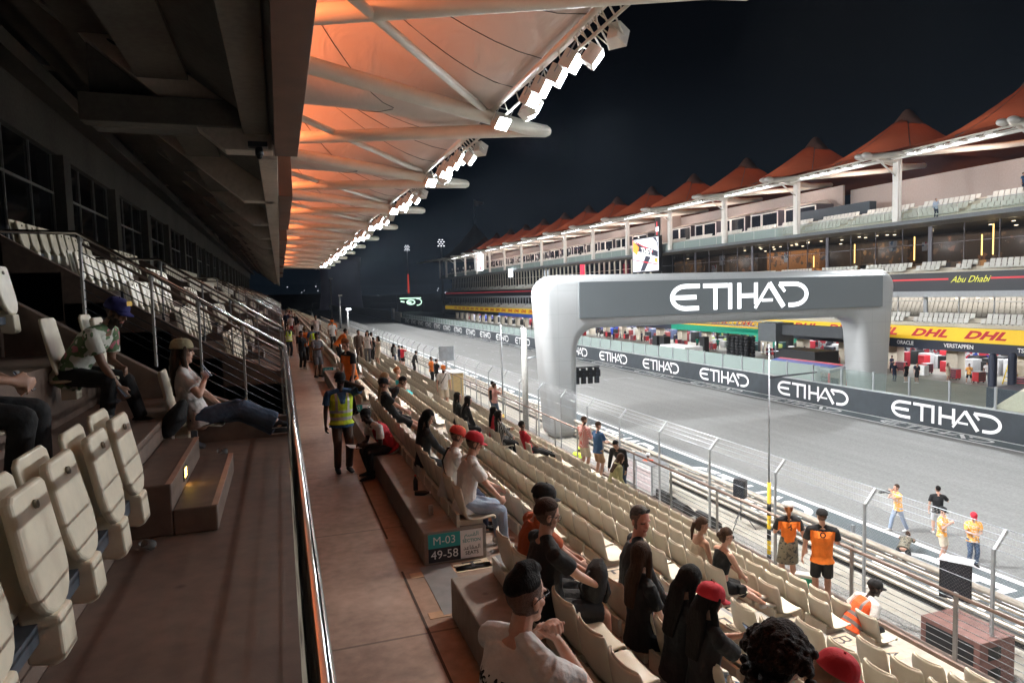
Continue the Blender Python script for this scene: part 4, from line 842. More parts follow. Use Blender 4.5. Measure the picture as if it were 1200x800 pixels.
def campt(x, y, z):
    d = V((x, y, z)); c = V((CR[0][0]*x+CR[1][0]*y+CR[2][0]*z, CR[0][1]*x+CR[1][1]*y+CR[2][1]*z, CR[0][2]*x+CR[1][2]*y+CR[2][2]*z)); return c
CR = [[0.9466207101291821, -0.04724302266714777, 0.3188688256380583], [-0.3213293732054292, -0.05965857848115506, 0.9450863917806741], [-0.025625476969785434, -0.9971002711978767, -0.07165461678909302]]
def px(x, y, z):
    c = campt(x, y, z); return (600+800*c.x/c.z, 400+800*c.y/c.z, c.z) if c.z > .1 else (9999, 9999, -1)
allseats = []
for bi, (a, b) in enumerate(BL):
    for i in range(8):
        x, z = ROW(i)
        for j in range(18):
            y = a + .245 + j*.4945
            allseats.append((math.sqrt(x*x+y*y+z*z), x, y, z, i, bi))
allseats.sort()
rowdesc = ['lowest row', 'second lowest row', 'third lowest row', 'fourth lowest row', 'fourth highest row', 'third highest row', 'second highest row', 'top row']
blockdesc = {0: 'nearest block', 1: 'block starting at the M-03 sign', 2: 'third block along'}
cnt = 0; rest = MB()
for d, x, y, z, i, bi in allseats:
    p = px(x, y, z+.3)
    seen = -40 < p[0] < 1240 and -20 < p[1] < 860 and p[2] > 0
    if (i, bi) == (0, 99): continue
    if seen and cnt < 300:
        cnt += 1; r_ = empty('stadium_seat', (x, y, z), 'cream shell seat in the %s, %s' % (rowdesc[i], blockdesc.get(bi, 'far block')), 'seat', 'cream shell seats, %s, %s' % (rowdesc[i], blockdesc.get(bi, 'far block')))
        link('seat_shell', ME_SHELL, r_); link('seat_mount', ME_BASE, r_)
        r_.rotation_euler = (0, 0, random.uniform(-.03, .03))
    elif seen or p[2] < 0 and y > -2:
        rest.add([(q[0]+x, q[1]+y, q[2]+z) for q in _lm.v], _lm.f); rest.box(x-.12, x+.2, y-.2, y+.2, z, z+.07)
tag(rest.build('stadium_seats', [M_SEAT], None, True), 'cream shell seats filling the far blocks of the grandstand', 'seats', kind='stuff')

# ------------------------------------------------------------------ cable fence at the foot of the stand
fe = empty('cable_fence', (9.75, 8, -6), 'low grey cable fence with brown top rail along the foot of the seats', 'fence')
MB().box(9.68, 9.84, -10, 180, -6.0, -5.93).build('kerb', [mat('fence_kerb', (.20,.14,.11), .7, var=.2)], fe)
MB().tube((9.75, -10, -4.87), (9.75, 180, -4.87), .027, n=10).build('top_rail', [M_BROWNR], fe, True)
for k in range(8):
    z = -5.80 + k*.112; MB().tube((9.75, -10, z), (9.75, 180, z), .006, n=5).build('cable', [M_STEEL], fe, True)
pmesh = MB().box(-.012, .012, -.035, .035, 0, 1.12).mesh('fence_post', [M_POST])
for k in range(90):
    y = 3.49 + 2.05*k; o = link('fence_post', pmesh, fe); o.location = V((9.75, y, -5.95)) - V(fe.location)
    
# ------------------------------------------------------------------ catch fence and track barrier
MM = bpy.data.materials.new('wire_mesh'); MM.use_nodes = True; N = MM.node_tree.nodes; L = MM.node_tree.links; bb = N['Principled BSDF']; bb.inputs['Base Color'].default_value = (.42,.40,.37,1); bb.inputs['Metallic'].default_value = .5; bb.inputs['Roughness'].default_value = .5
tc = N.new('ShaderNodeTexCoord'); sp = N.new('ShaderNodeSeparateXYZ'); L.new(tc.outputs['Object'], sp.inputs[0]); prev = None
for sg in (1, -1):
    m1 = N.new('ShaderNodeMath'); m1.operation = 'MULTIPLY_ADD'; m1.inputs[1].default_value = sg; L.new(sp.outputs['Z'], m1.inputs[0]); L.new(sp.outputs['Y'], m1.inputs[2])
    m2 = N.new('ShaderNodeMath'); m2.operation = 'MULTIPLY'; m2.inputs[1].default_value = 11.; L.new(m1.outputs[0], m2.inputs[0])
    m3 = N.new('ShaderNodeMath'); m3.operation = 'FRACT'; L.new(m2.outputs[0], m3.inputs[0]); m4 = N.new('ShaderNodeMath'); m4.operation = 'LESS_THAN'; m4.inputs[1].default_value = .026; L.new(m3.outputs[0], m4.inputs[0])
    if prev is None: prev = m4.outputs[0]
    else:
        m5 = N.new('ShaderNodeMath'); m5.operation = 'MAXIMUM'; L.new(prev, m5.inputs[0]); L.new(m4.outputs[0], m5.inputs[1]); prev = m5.outputs[0]
tr = N.new('ShaderNodeBsdfTransparent'); ms = N.new('ShaderNodeMixShader'); L.new(prev, ms.inputs[0]); L.new(tr.outputs[0], ms.inputs[1]); L.new(bb.outputs[0], ms.inputs[2]); L.new(ms.outputs[0], N['Material Output'].inputs[0])
cf = empty('catch_fence', (15, 11, GZ), 'tall wire catch fence with bent grey posts between the stand and the track', 'fence')
MB().quad((15, -8, GZ+.3), (15, 175, GZ+.3), (15, 175, -6.03), (15, -8, -6.03)).quad((15, -8, -6.03), (15, 175, -6.03), (15.36, 175, -5.66), (15.36, -8, -5.66)).build('wire_mesh', [MM], cf)
for k, (x, z) in enumerate([(15, -8.4), (15, -7.6), (15, -7.0), (15, -6.5), (15, -6.05), (15.12, -5.9), (15.24, -5.78), (15.36, -5.65)]):
    MB().tube((x, -8, z), (x, 175, z), .007 if k < 7 else .011, n=5).build('cable', [M_STEEL], cf, True)
pm_ = MB().box(-.035, .035, -.03, .03, 0, 3.24).prism([(-.035, 3.2), (.035, 3.17), (.41, 3.58), (.35, 3.64)], 'y', -.03, .03).mesh('fence_post', [M_POST])
for k in range(46):
    o = link('fence_post', pm_, cf); o.location = V((15.0, 7.2-3.6*2+3.6*k, GZ)) - V(cf.location)
ba = empty('track_barrier', (17.35, 11, GZ), 'beige steel guard rails stacked along the near edge of the track', 'barrier')
for k in range(5):
    z = GZ + .22 + k*.225
    prof = [(17.35, z-.08), (17.27, z-.06), (17.24, z-.03), (17.24, z+.03), (17.27, z+.06), (17.35, z+.08)]
    MB().prism(prof, 'y', -12, 260).build('guard_rail', [M_BARR], ba)
pp = MB().box(-.05, .03, -.05, .05, 0, 1.42).mesh('barrier_post', [M_STEEL])
for k in range(60):
    o = link('barrier_post', pp, ba); o.location = V((17.44, 1.2+4.0*k, GZ)) - V(ba.location)
MB().tube((17.25, -12, GZ+1.12), (17.25, 260, GZ+1.12), .07, n=10).build('guard_tube', [M_BARR], ba, True)

# far pit wall with lettering and glass
pw = empty('pit_wall', (39.3, 30, GZ), 'long slate grey wall lettered ETIHAD with green glass screens on top, across the track', 'wall')
MB().box(39.3, 39.5, -10, 236, GZ, -7.62).build('wall', [M_SLATE], pw, bevel=.01)
MB().box(39.26, 39.54, -10, 236, -7.615, -7.54).build('coping', [mat('coping', (.35,.37,.37), .5)], pw)
for k in range(19):
    y = 31.9 + 11.3*(k-1); etihad((39.285, y+3.65, -9.06), (0, -1.245, 0), (0, 0, 1.16), (-1, 0, 0), .002).build('lettering', [M_WHITE], pw)
gp = MB().quad((0, -1.37, 0), (0, 1.37, 0), (0, 1.37, 1.22), (0, -1.37, 1.22)).mesh('glass_pane', [M_GLASS]); gpo = MB().box(-.05, .05, -.06, .06, 0, 1.30).mesh('glass_post', [M_STEEL])
for k in range(74):
    y = 19.8 + 2.9*k
    o = link('glass_pane', gp, pw); o.location = V((39.42, y+1.45, -7.52)) - V(pw.location); o = link('glass_post', gpo, pw); o.location = V((39.42, y, -7.54)) - V(pw.location)

# white plastered wall and board beyond the end of the pit wall
o = MB().prism([(39.3, 236), (39.6, 236), (40.5, 330), (36, 460), (33, 520), (32.6, 520), (35.6, 460), (40.1, 330)], 'z', GZ, GZ+3.4).build('boundary_wall', [M_BEIGE]); tag(o, 'pale wall beyond the end of the slate pit wall', 'wall')
o = MB().prism([(7.5, 175), (7.8, 175), (12.5, 300), (12.2, 300)], 'z', GZ, -4.9).build('hoarding', [mat('grey_hoarding', (.34,.34,.33), .7)]); tag(o, 'pale grey hoarding closing the far end of the seating', 'wall')
# ------------------------------------------------------------------ upper terrace on the left
def uz(n): return -1.7 + .57*n
UBL = [(-3., 9.), (14.5, 27.), (32.5, 45.), (50.5, 63.), (68.5, 81.), (86.5, 99.), (104.5, 117), (122.5, 140)]
ut = empty('upper_terrace', (-1, 8, -1.7), 'dim upper seating terrace of concrete steps left of the steel handrail', 'terrace')
mb = MB(); wl = MB()
for a, b in UBL:
    mb.box(-1.12, .14, a, b, -3.5, uz(0))
    for n in range(1, 6): mb.box(-1.12-.88*n, -1.12-.88*(n-1), a, b, uz(n)-.9, uz(n))
    mb.box(-6.3, -1.12-.88*5, a, b, .2, uz(5))
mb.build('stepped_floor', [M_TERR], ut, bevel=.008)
for a, b in UBL:
    for y in (a, b-.16):
        if a < 0 and y == a: continue
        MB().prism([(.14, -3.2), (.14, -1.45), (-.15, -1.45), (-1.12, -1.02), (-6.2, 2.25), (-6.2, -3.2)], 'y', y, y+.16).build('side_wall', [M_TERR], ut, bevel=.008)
for k in range(8):
    y0 = UBL[k][0] + (8.4 if k == 0 else 6.2); y1 = y0+1.8
    sm = MB()
    for n in range(6 if k else 1):
        x = -1.12-.88*n; z = uz(n)
        sm.box(x+.001, x+.31, y0, y1, z, z+.38); sm.box(x+.31, x+.61, y0, y1, z, z+.19)
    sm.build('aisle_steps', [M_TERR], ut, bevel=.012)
    if k == 0:
        em = mat('step_edge', (.44,.27,.2), .6, var=.15); e2 = MB()
        for n in range(1):
            x = -1.12-.88*n; z = uz(n)
            e2.box(x+.27, x+.313, y0+.01, y1-.01, z+.38, z+.383); e2.box(x+.57, x+.613, y0+.01, y1-.01, z+.19, z+.193); e2.box(x+.27, x+.31, y0, y0+.03, z+.3825, z+.3845)
        e2.build('nosing', [em], ut)
        for n in range(1):
            x = -1.12-.88*n; z = uz(n)
            lf = MB().box(x+.311, x+.318, y0+.62, y0+.80, z+.24, z+.35).build('step_light', [M_DARKM], ut)
            for q in range(3): MB().box(x+.319, x+.321, y0+.655, y0+.765, z+.262+.026*q, z+.278+.026*q).build('lens', [emis('step_lens', (1., .62, .12), 9)], lf)
            ld = bpy.data.lights.new('step_lamp', 'SPOT'); ld.energy = 1.6; ld.color = (1., .60, .14); ld.shadow_soft_size = .02; ld.spot_size = R(95); ld.spot_blend = .8
            lo = bpy.data.objects.new('step_lamp', ld); COL.objects.link(lo); lo.location = (x+.335, y0+.71, z+.33); lo.rotation_euler = (0, R(28), 0)
# handrail and raking rails
hr = empty('handrail', (.03, 5, -1.7), 'polished steel handrail with thin cables along the front edge of the upper terrace', 'railing')
for a, b in UBL:
    MB().tube((.03, a, -.60), (.03, b-.06, -.60), .026, n=16).build('rail', [M_CHROME], hr, True)
    for q in range(7): MB().tube((.03, a, -1.60+.135*q), (.03, b-.08, -1.60+.135*q), .0065, n=5).build('cable', [M_STEEL], hr, True)
    y = a+.1
    while y < b:
        MB().box(.02, .04, y-.03, y+.03, -1.7, -.62).build('post', [M_POST], hr); y += 2.96
def rake(y, lab):
    g = empty('raking_rail', (-1.1, y, -1.0), lab, 'railing', 'raking rails beside the terrace openings')
    sx = .645; top = lambda x: -.60 + max(0, (-x - .0))*sx
    P_ = [(.03, y, -.60), (-2.15, y, .80), (-3.2, y, .82)]
    MB().path(P_, .026, 12).build('rail', [M_CHROME], g, True)
    MB().path([(.03, y+.05, -.70), (-2.15, y+.05, .70)], .018, 10).build('lower_rail', [M_BROWNR], g, True)
    for q in range(8): MB().tube((.03, y, -.80-.105*q), (-2.15, y, .60-.105*q), .006, n=5).build('rod', [M_DARKM], g, True)
    for x in (-.02, -.45, -.93, -1.42, -2.12):
        zt = -.60 - x*sx; MB().box(x-.012, x+.012, y-.04, y+.04, zt-1.08, zt-.06).lathe([(.03, zt-.07), (.03, zt-.02), (.012, zt-.005)], (x, y, 0), 10).build('post', [M_POST], g)
rake(8.97, 'steel raking rail with thin rods beside the seated man in the blue cap')
for i, (a, b) in enumerate(UBL[1:5]): rake(a+.05, 'steel raking rail at the near end of the %s terrace block' % ['second', 'third', 'fourth', 'fifth'][i]); rake(b-.05, 'steel raking rail at the far end of the %s terrace block' % ['second', 'third', 'fourth', 'fifth'][i])
vp = empty('guard_post', (-3.6, 8.2, 0), 'pair of slim steel uprights among the upper terrace seats', 'post')
for x in (0, .12): MB().tube((-3.05-x, 7.3, uz(2)-.2), (-3.05-x, 7.3, uz(2)+1.75), .024, n=10).build('upright', [M_STEEL], vp, True)

# tip-up seats
def panel_poly(w0, w1, h, r):                  # (y, z) outline: straight top, tongue-like bottom
    p = [(-w0, 0), (-w0+.03, .025), (w0-.03, .025), (w0, 0)]
    p += [(w1, -h*.62)] + [(w1 - r*(1-math.cos(R(a))), -h*.62-(h*.38)*math.sin(R(a))) for a in (25, 50, 70, 90)]
    q = [(-y, z) for y, z in p[4:]][::-1]
    return p + q
def tipup():
    t = empty('tip_up_seat', (0, 0, 0), cat='seat'); T = Matrix.Rotation(R(-11), 4, 'Y')
    def mk(poly, x0, x1, T_, name, par, bev, mt=M_SEAT2):
        m = MB().prism(poly, 'x', x0, x1); me_ = m.mesh(name, [mt]); me_.transform(T_); o = link(name, me_, par)
        b = o.modifiers.new('b', 'BEVEL'); b.width = bev; b.segments = 3; b.limit_method = 'ANGLE'; b.angle_limit = R(50); return o
    bk = [(y, z*1.0) for y, z in panel_poly(.205, .215, .50, .05)]; bk = [(y*(.9 if z > .0 else 1), z + (.015*(1-(y/.2)**2) if z > 0 else 0)) for y, z in bk]
    mk(bk, -.035, -.005, Matrix.Translation((-.12, 0, .985)) @ T, 'backrest', t, .012)
    p = mk(panel_poly(.190, .205, .50, .17), 0, .05, Matrix.Translation((-.055, 0, .945)) @ T, 'seat_pan', t, .018)
    m = MB().lathe([(.019, 0), (.019, .012), (.014, .012), (.012, .003)], (0, 0, 0), 14); me_ = m.mesh('hole', [mat('seat_recess', (.22,.19,.14), .7)], True); me_.transform(Matrix.Translation((.008, 0, .90)) @ Matrix.Rotation(R(79), 4, 'Y')); link('grommet', me_, p)
    m = MB().prism([(.06, .47), (.10, .46), (.115, .28), (.075, .255), (-.02, .27), (-.05, .50), (.02, .53)], 'y', -.085, .085); o = m.build('bracket', [M_SEAT2], t, local=True, bevel=.012)
    return t
M_BEAMB = mat('seat_beam', (.11, .13, .16), .45, .5, var=.2)
proto = tipup(); first = True
def up_row(n, y0, cntt, desc):
    global first
    x = -1.0-.88*n; z = uz(n)
    for j in range(cntt):
        y = y0 + .27 + .585*j
        if (n, y0) == (1, 7.2) and j == 0: continue
        t = proto if first else copy_tree(proto); first = False
        t.location = (x, y, z); t['label'] = 'folded cream tip-up seat in the %s' % desc; t['group'] = 'folded tip-up seats, %s' % desc
        t.rotation_euler = (0, R(random.uniform(-1.5, 1.5)), R(random.uniform(-1, 1)))
    L_ = .585*cntt
    bm_ = empty('seat_beam', (x, y0, z), 'dark steel beam on legs under the %s' % desc, 'seat frame')
    MB().box(x-.05, x+.03, y0, y0+L_, z+.36, z+.44).build('beam', [M_BEAMB], bm_)
    for j in range(max(1, int(L_/1.75))):
        y = y0 + .55 + 1.75*j
        MB().box(x-.04, x+.02, y-.03, y+.03, z+.01, z+.36).prism([(x-.10, z), (x+.10, z), (x+.08, z+.02), (x+.02, z+.045), (x-.05, z+.045), (x-.09, z+.02)], 'y', y-.10, y+.10).build('leg', [M_BEAMB], bm_, bevel=.004)
ON = ['front', 'second', 'third', 'fourth', 'fifth', 'back']
for n in range(5):
    up_row(n, (5.25 if n < 2 else 4.6)-.585*8, 8, '%s row of the upper terrace before the aisle steps' % ON[n])
up_row(0, 8.05, 1, 'front row of the upper terrace by the aisle steps'); up_row(1, 8.2, 1, 'second row of the upper terrace beside the blue cap')
up_row(2, 5.95, 5, 'third row of the upper terrace past the aisle steps'); up_row(3, 6.2, 3, 'fourth row of the upper terrace past the aisle steps')
for n in range(5):
    up_row(n, 14.9, 9, '%s row of the upper terrace past the first opening' % ON[n]); up_row(n, 22.8, 6, '%s row of the upper terrace past the second steps' % ON[n])
fr = MB()
for a, b in UBL[2:]:
    for n in range(5):
        y = a+.4
        while y < b-.4:
            x, z = -1.0-.88*n, uz(n); fr.box(x-.12, x-.04, y-.2, y+.2, z+.42, z+.97); y += .585
tag(fr.build('tip_up_seats', [M_SEAT2]), 'rows of folded cream seats far along the upper terrace', 'seats', kind='stuff')
def flat_seat(loc, lab):                          # tip-up seat with the pan down, under a sitter
    t = empty('tip_up_seat', loc, lab, 'seat'); T = Matrix.Rotation(R(-11), 4, 'Y')
    m = MB().prism(panel_poly(.205, .215, .50, .06), 'x', -.035, -.005); me_ = m.mesh('backrest', [M_SEAT2]); me_.transform(Matrix.Translation((-.12, 0, .985)) @ T); o = link('backrest', me_, t); b = o.modifiers.new('b', 'BEVEL'); b.width = .012; b.segments = 3
    MB().loft([(-.10, 0, .43), (.05, 0, .435), (.25, 0, .45), (.40, 0, .425)], [(.20, .03), (.205, .028), (.21, .025), (.19, .02)], (0, 1, 0), 16).build('seat_pan', [M_SEAT2], t, True, True)
    MB().box(-.05, .08, -.085, .085, .25, .42).build('bracket', [M_SEAT2], t, local=True, bevel=.012)
flat_seat((-1.88, 7.25, uz(1)), 'cream tip-up seat folded down under the man in the blue cap'); flat_seat((-1.02, 7.62, uz(0)), 'cream tip-up seat folded down under the woman in wide jeans'); flat_seat((-1.88, 4.6, uz(1)), 'cream tip-up seat under the person in dark trousers at the left edge')

# ------------------------------------------------------------------ building behind the terrace and upper deck overhead
gb = empty('grandstand_building', (-6.2, 20, -1.7), 'dark concrete building with tall black windows behind the terrace and an upper deck overhead', 'building')
YB = 170
M_DK2 = concrete('building_concrete', (.135, .128, .115), .85, stain=.4)  # even dark grey concrete for walls, columns and upper deck
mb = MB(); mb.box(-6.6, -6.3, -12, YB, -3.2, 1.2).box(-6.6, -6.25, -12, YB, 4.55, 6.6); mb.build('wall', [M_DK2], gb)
for k in range(24):
    y = 10.6 + 7.0*k - 14
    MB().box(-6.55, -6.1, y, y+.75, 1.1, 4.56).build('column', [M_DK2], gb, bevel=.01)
    w = MB().box(-6.5, -6.46, y+.75, y+7.0, 1.15, 4.55).build('window', [M_DGLASS], gb)
    f = MB()
    for q in (.80, 1.6, 2.9, 4.9, 6.9): f.box(-6.45, -6.40, y+q, y+q+.06, 1.15, 4.55)
    f.box(-6.451, -6.405, y+.75, y+7, 3.35, 3.42); f.build('frame', [M_POST], w)
# raking upper deck
deck = [(.05, 3.05), (.05, 3.6), (-6.6, 8.6), (-6.6, 7.6), (-1.2, 3.55), (-1.2, 3.05)]
deck2 = [(.05, 3.3), (.05, 3.9), (-7.2, 9.2), (-7.2, 8.5)]
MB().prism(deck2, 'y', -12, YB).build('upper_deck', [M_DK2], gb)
for y in [1.4, 15.0] + [15.6+7.1*k for k in range(1, 20)]:
    rp_ = [(.02, 3.05), (.02, 3.34), (-6.25, 7.9), (-6.25, 5.9), (-5.0, 6.1), (-.8, 3.05)]
    MB().prism([(.0, 3.0), (.0, 3.5), (-6.25, 8.1), (-6.25, 6.7), (-5.2, 6.6), (-.9, 3.0)], 'y', y, y+.55).build('raking_beam', [M_RAKER], gb, bevel=.02)
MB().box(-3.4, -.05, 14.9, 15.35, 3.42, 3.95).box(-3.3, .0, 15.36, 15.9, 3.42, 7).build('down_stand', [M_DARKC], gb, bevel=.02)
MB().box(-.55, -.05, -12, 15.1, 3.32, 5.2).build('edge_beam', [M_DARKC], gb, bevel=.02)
MB().prism([(-6.3, 5.9), (-6.3, 6.6), (-5.3, 5.9), (-5.3, 5.5)], 'y', -12, YB).build('ledge', [M_DARKC], gb)
for k in range(5):
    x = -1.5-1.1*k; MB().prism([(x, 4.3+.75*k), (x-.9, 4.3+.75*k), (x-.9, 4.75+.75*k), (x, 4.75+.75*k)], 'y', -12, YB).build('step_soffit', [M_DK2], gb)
pp_ = [(.04, 3.0), (.5, 3.0), (.5, 5.2), (.04, 5.2)]
M_FASC = mat('brown_fascia', (.13, .075, .055), .45, .2, var=.25, scale=1.2)
MB().prism(pp_, 'y', -12, 15.5).build('fascia_panel', [M_FASC], gb, bevel=.01)
for a, b in ((21.5, 32), (38, 49), (54, 66), (71, 84), (90, 104)): MB().box(.12, .5, a, b, 3.0, 4.6).build('fascia_panel', [M_FASC], gb, bevel=.01)
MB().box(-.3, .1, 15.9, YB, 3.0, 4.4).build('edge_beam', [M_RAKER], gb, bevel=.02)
MB().path([(-3.6, 15.2, 6.5), (-3.6, 15.2, 5.4), (-1.9, 14.8, 4.4), (-.7, 14.8, 4.35)], .03, 8).path([(-5.0, 6, 6.0), (-4.6, 14.5, 6.0), (-3.6, 15.1, 5.4)], .03, 8).build('pipe', [M_DARKM], gb, True)
cam_ = empty('cctv_camera', (-.25, 14.6, 2.98), 'small dark dome camera hanging under the corner of the upper deck', 'camera')
MB().box(-.2, .16, -.10, .10, 0, .10).build('bracket', [M_DARKM], cam_, local=True); MB().lathe([(.07, 0), (.08, -.10), (.075, -.16)], (0, 0, 0), 14).build('housing', [M_DARKM], cam_, True, True); MB().ell((0, 0, -.17), .06).build('dome', [M_BLACK], cam_, True, True)

# ------------------------------------------------------------------ tensile canopies
def fabric_mat(name, col, tr):
    m = bpy.data.materials.new(name); m.use_nodes = True; N = m.node_tree.nodes; L = m.node_tree.links; N.clear()
    o = N.new('ShaderNodeOutputMaterial'); d = N.new('ShaderNodeBsdfDiffuse'); t = N.new('ShaderNodeBsdfTranslucent'); mx = N.new('ShaderNodeMixShader'); mx.inputs[0].default_value = tr
    n = N.new('ShaderNodeTexNoise'); n.inputs['Scale'].default_value = .8; n.inputs['Detail'].default_value = 5; tc = N.new('ShaderNodeTexCoord'); L.new(tc.outputs['Object'], n.inputs['Vector'])
    rp = N.new('ShaderNodeValToRGB'); rp.color_ramp.elements[0].color = (*[c*.9 for c in col], 1); rp.color_ramp.elements[1].color = (*col, 1); L.new(n.outputs['Fac'], rp.inputs[0])
    for q in (d, t): L.new(rp.outputs[0], q.inputs[0])
    n2 = N.new('ShaderNodeTexNoise'); n2.inputs['Scale'].default_value = .55; n2.inputs['Detail'].default_value = 3; n2.inputs['Distortion'].default_value = 1.2; mp = N.new('ShaderNodeMapping'); mp.inputs['Scale'].default_value = (1., .35, 1.); L.new(tc.outputs['Object'], mp.inputs[0]); L.new(mp.outputs[0], n2.inputs['Vector'])
    bp = N.new('ShaderNodeBump'); bp.inputs['Strength'].default_value = .5; bp.inputs['Distance'].default_value = .25; L.new(n2.outputs['Fac'], bp.inputs['Height'])
    for q in (d, t): L.new(bp.outputs['Normal'], q.inputs['Normal'])
    L.new(d.outputs[0], mx.inputs[1]); L.new(t.outputs[0], mx.inputs[2]); L.new(mx.outputs[0], o.inputs[0]); MATS[name] = m; return m
M_FAB = fabric_mat('canopy_fabric', (.74, .64, .58), .10); M_FAB2 = fabric_mat('tent_fabric', (.55, .40, .33), .5)
M_CABLE = mat('dark_seam', (.05,.045,.045), .6)
dflat = 0
def tent_z(u, y, hb, u0, up, hp, u1):
    ty = abs(y)/hb; tu = (up-u)/(up-u0) if u < up else (u-up)/(u1-up)
    t = (ty**2.6 + abs(tu)**2.6)**(1/2.6); t = min(1, t)
    return hp*(1-t)**(1.55 if dflat == 0 else 1.3)
def canopy(root, X0, Z0, dx, yt, Sp, hp, u1, up, fabm, seams, bays=1, big=False, zz=(0, 0)):
    """one bay between two tips; u is the distance inwards from the tip"""
    za, zb = zz
    W = lambda u, y, z: (X0 + dx*u, yt + y, Z0 + z + za + (zb-za)*max(0, min(1, y/Sp)))
    hb = Sp/2
    # V of two tubes from the nose
    zr = .45
    for sg in (1, -1):
        MB().loft([W(0.1, 0, 0), W(1.1, sg*.22, .05), W(10.9, sg*5.4, zr), W(15.5, sg*7.0, zr+.5)], [.27, .30, .29, .28], None, 16, True).build('tube_beam', [M_BEAM], root, True)
    MB().quad(W(1.2, .1, .05), W(3.1, .55, .30), W(3.1, -.55, .30), W(1.2, -.1, .05)).build('nose_plate', [M_DARKM], root)
    # fabric
    nu, ny = 22, 24; vs = []; u0 = 2.75
    for i in range(nu+1):
        u = u0 + (u1-u0)*i/nu
        for j in range(ny+1):
            y = Sp*j/ny; yy = y-hb; uu = u - (.30*(1-(yy/hb)**2) if i == 0 else 0)
            vs.append(W(uu, y, .62 + tent_z(u, yy, hb, u0, up, hp, u1)))
    m = MB().add(vs, [(i*(ny+1)+j, i*(ny+1)+j+1, (i+1)*(ny+1)+j+1, (i+1)*(ny+1)+j) for i in range(nu) for j in range(ny)])
    fb = m.build('fabric', [fabm], root, True)
    sm = MB()
    for (us, ys) in seams:
        pts = []
        for q in range(13):
            t = q/12; u = up + (us-up)*t; yy = ys*t; pts.append(W(u, yy+hb, .60 + tent_z(u, yy, hb, u0, up, hp, u1)))
        sm.path(pts, .014 if not big else .05, 5)
    sm.build('seam', [M_CABLE], fb, True)
    # ring and hood at the peak
    m = MB().lathe([(1.2, -.9), (.75, .1), (.3, .7), (.05, .8)] if not big else [(1.7, -1.1), (1.0, -.15), (.5, .5), (.2, .75)], W(up, hb, .62+hp-.45), 14); m.build('peak_hood', [fabm if not big else M_HOOD], root, True)
    # edge truss
    MB().tube(W(3.05, 1.2, .35), W(3.05, Sp-1.2, .35), .10, n=10).build('edge_tube', [M_BEAM], root, True)
    MB().tube(W(2.7, 1.4, .02), W(2.7, Sp-1.4, .02), .055, n=8).build('light_rail', [M_BEAM], root, True)
    br = MB()
    for q in range(9):
        y = 1.5 + (Sp-3)*q/8; br.tube(W(3.05, y, .35), W(2.7, y+.5, .02), .025, n=5)
    if not big:
        for q in range(5): br.tube(W(3.0, 2.2+.45*q, .3), W(2.3, 2.6+.45*q, -.35), .03, n=5).tube(W(2.3, 2.6+.45*q, -.35), W(2.95, 2.9+.45*q, .3), .022, n=5)
    br.build('brace', [M_BEAM], root, True)
M_HOOD = fabric_mat('tent_hood', (.30,.15,.11), .4)

SP = 14.2
cl = empty('stand_canopy', (11.9, 29.4, 7.1), 'long pale fabric canopy on white tube beams over the grandstand, glowing orange', 'canopy')
seamsL = [(2.9, 3.4), (2.9, -3.4), (2.9, .3), (7, 7.0), (7, -7.0)]
ZN = lambda n: {0: .15, -1: .52}.get(n, 0 if n > 0 else .7)
for n in range(-4, 11):
    yt = 29.4 + SP*n
    canopy(cl, 11.9, 7.1, -1, yt, SP, 6.0, 19., 13.2, M_FAB, seamsL if n < 4 else seamsL[:3], zz=(ZN(n), ZN(n+1)))
    # slanting props from the tube node towards the mast
    MB().tube((8.6, yt-1.3, 7.6), (-1.0, yt-15.3, 7.85), .15, n=12).build('prop', [M_BEAM], cl, True)
# floodlights on the canopy edge
def flood(kind):
    t = empty('floodlight', (0, 0, 0), cat='floodlight')
    if kind == 0:
        MB().prism([(-.22, -.17), (.10, -.26), (.10, .26), (-.22, .17)], 'z', -.20, .20).build('housing', [M_WHITEM], t, local=True, bevel=.02)
        MB().box(.102, .115, -.22, .22, -.17, .17).build('lens', [M_LAMP], t, local=True)
    else:
        MB().prism([(-.30, -.22), (.30, -.40), (.34, -.40), (.34, .40), (.30, .40), (-.30, .22)], 'z', -.40, .40).build('housing', [M_WHITEM], t, local=True, bevel=.03)
        MB().box(.345, .355, -.34, .34, -.34, .34).build('lens', [M_LAMPS], t, local=True)
    MB().path([(-.05, -.28, 0), (-.05, -.28, .38), (-.05, .28, .38), (-.05, .28, 0)], .018, 6).build('yoke', [M_STEEL], t, True, True)
    return t
F0, F1 = flood(0), flood(1); used = [0, 0]
LAY = [(12.3, 0, 0, -.10, 40, -62), (10.1, 0, .45, -.25, 30, 10), (8.7, 0, 0, -.2, 34, -50), (7.6, 0, 0, -.15, 30, -35), (6.4, 0, .1, -.15, 30, -30), (5.2, 0, .1, -.1, 34, -40), (3.9, 1, .15, -.35, 38, -28), (2.9, 1, .45, -.1, 26, 38), (9.4, 0, .3, -.3, 30, 15)]
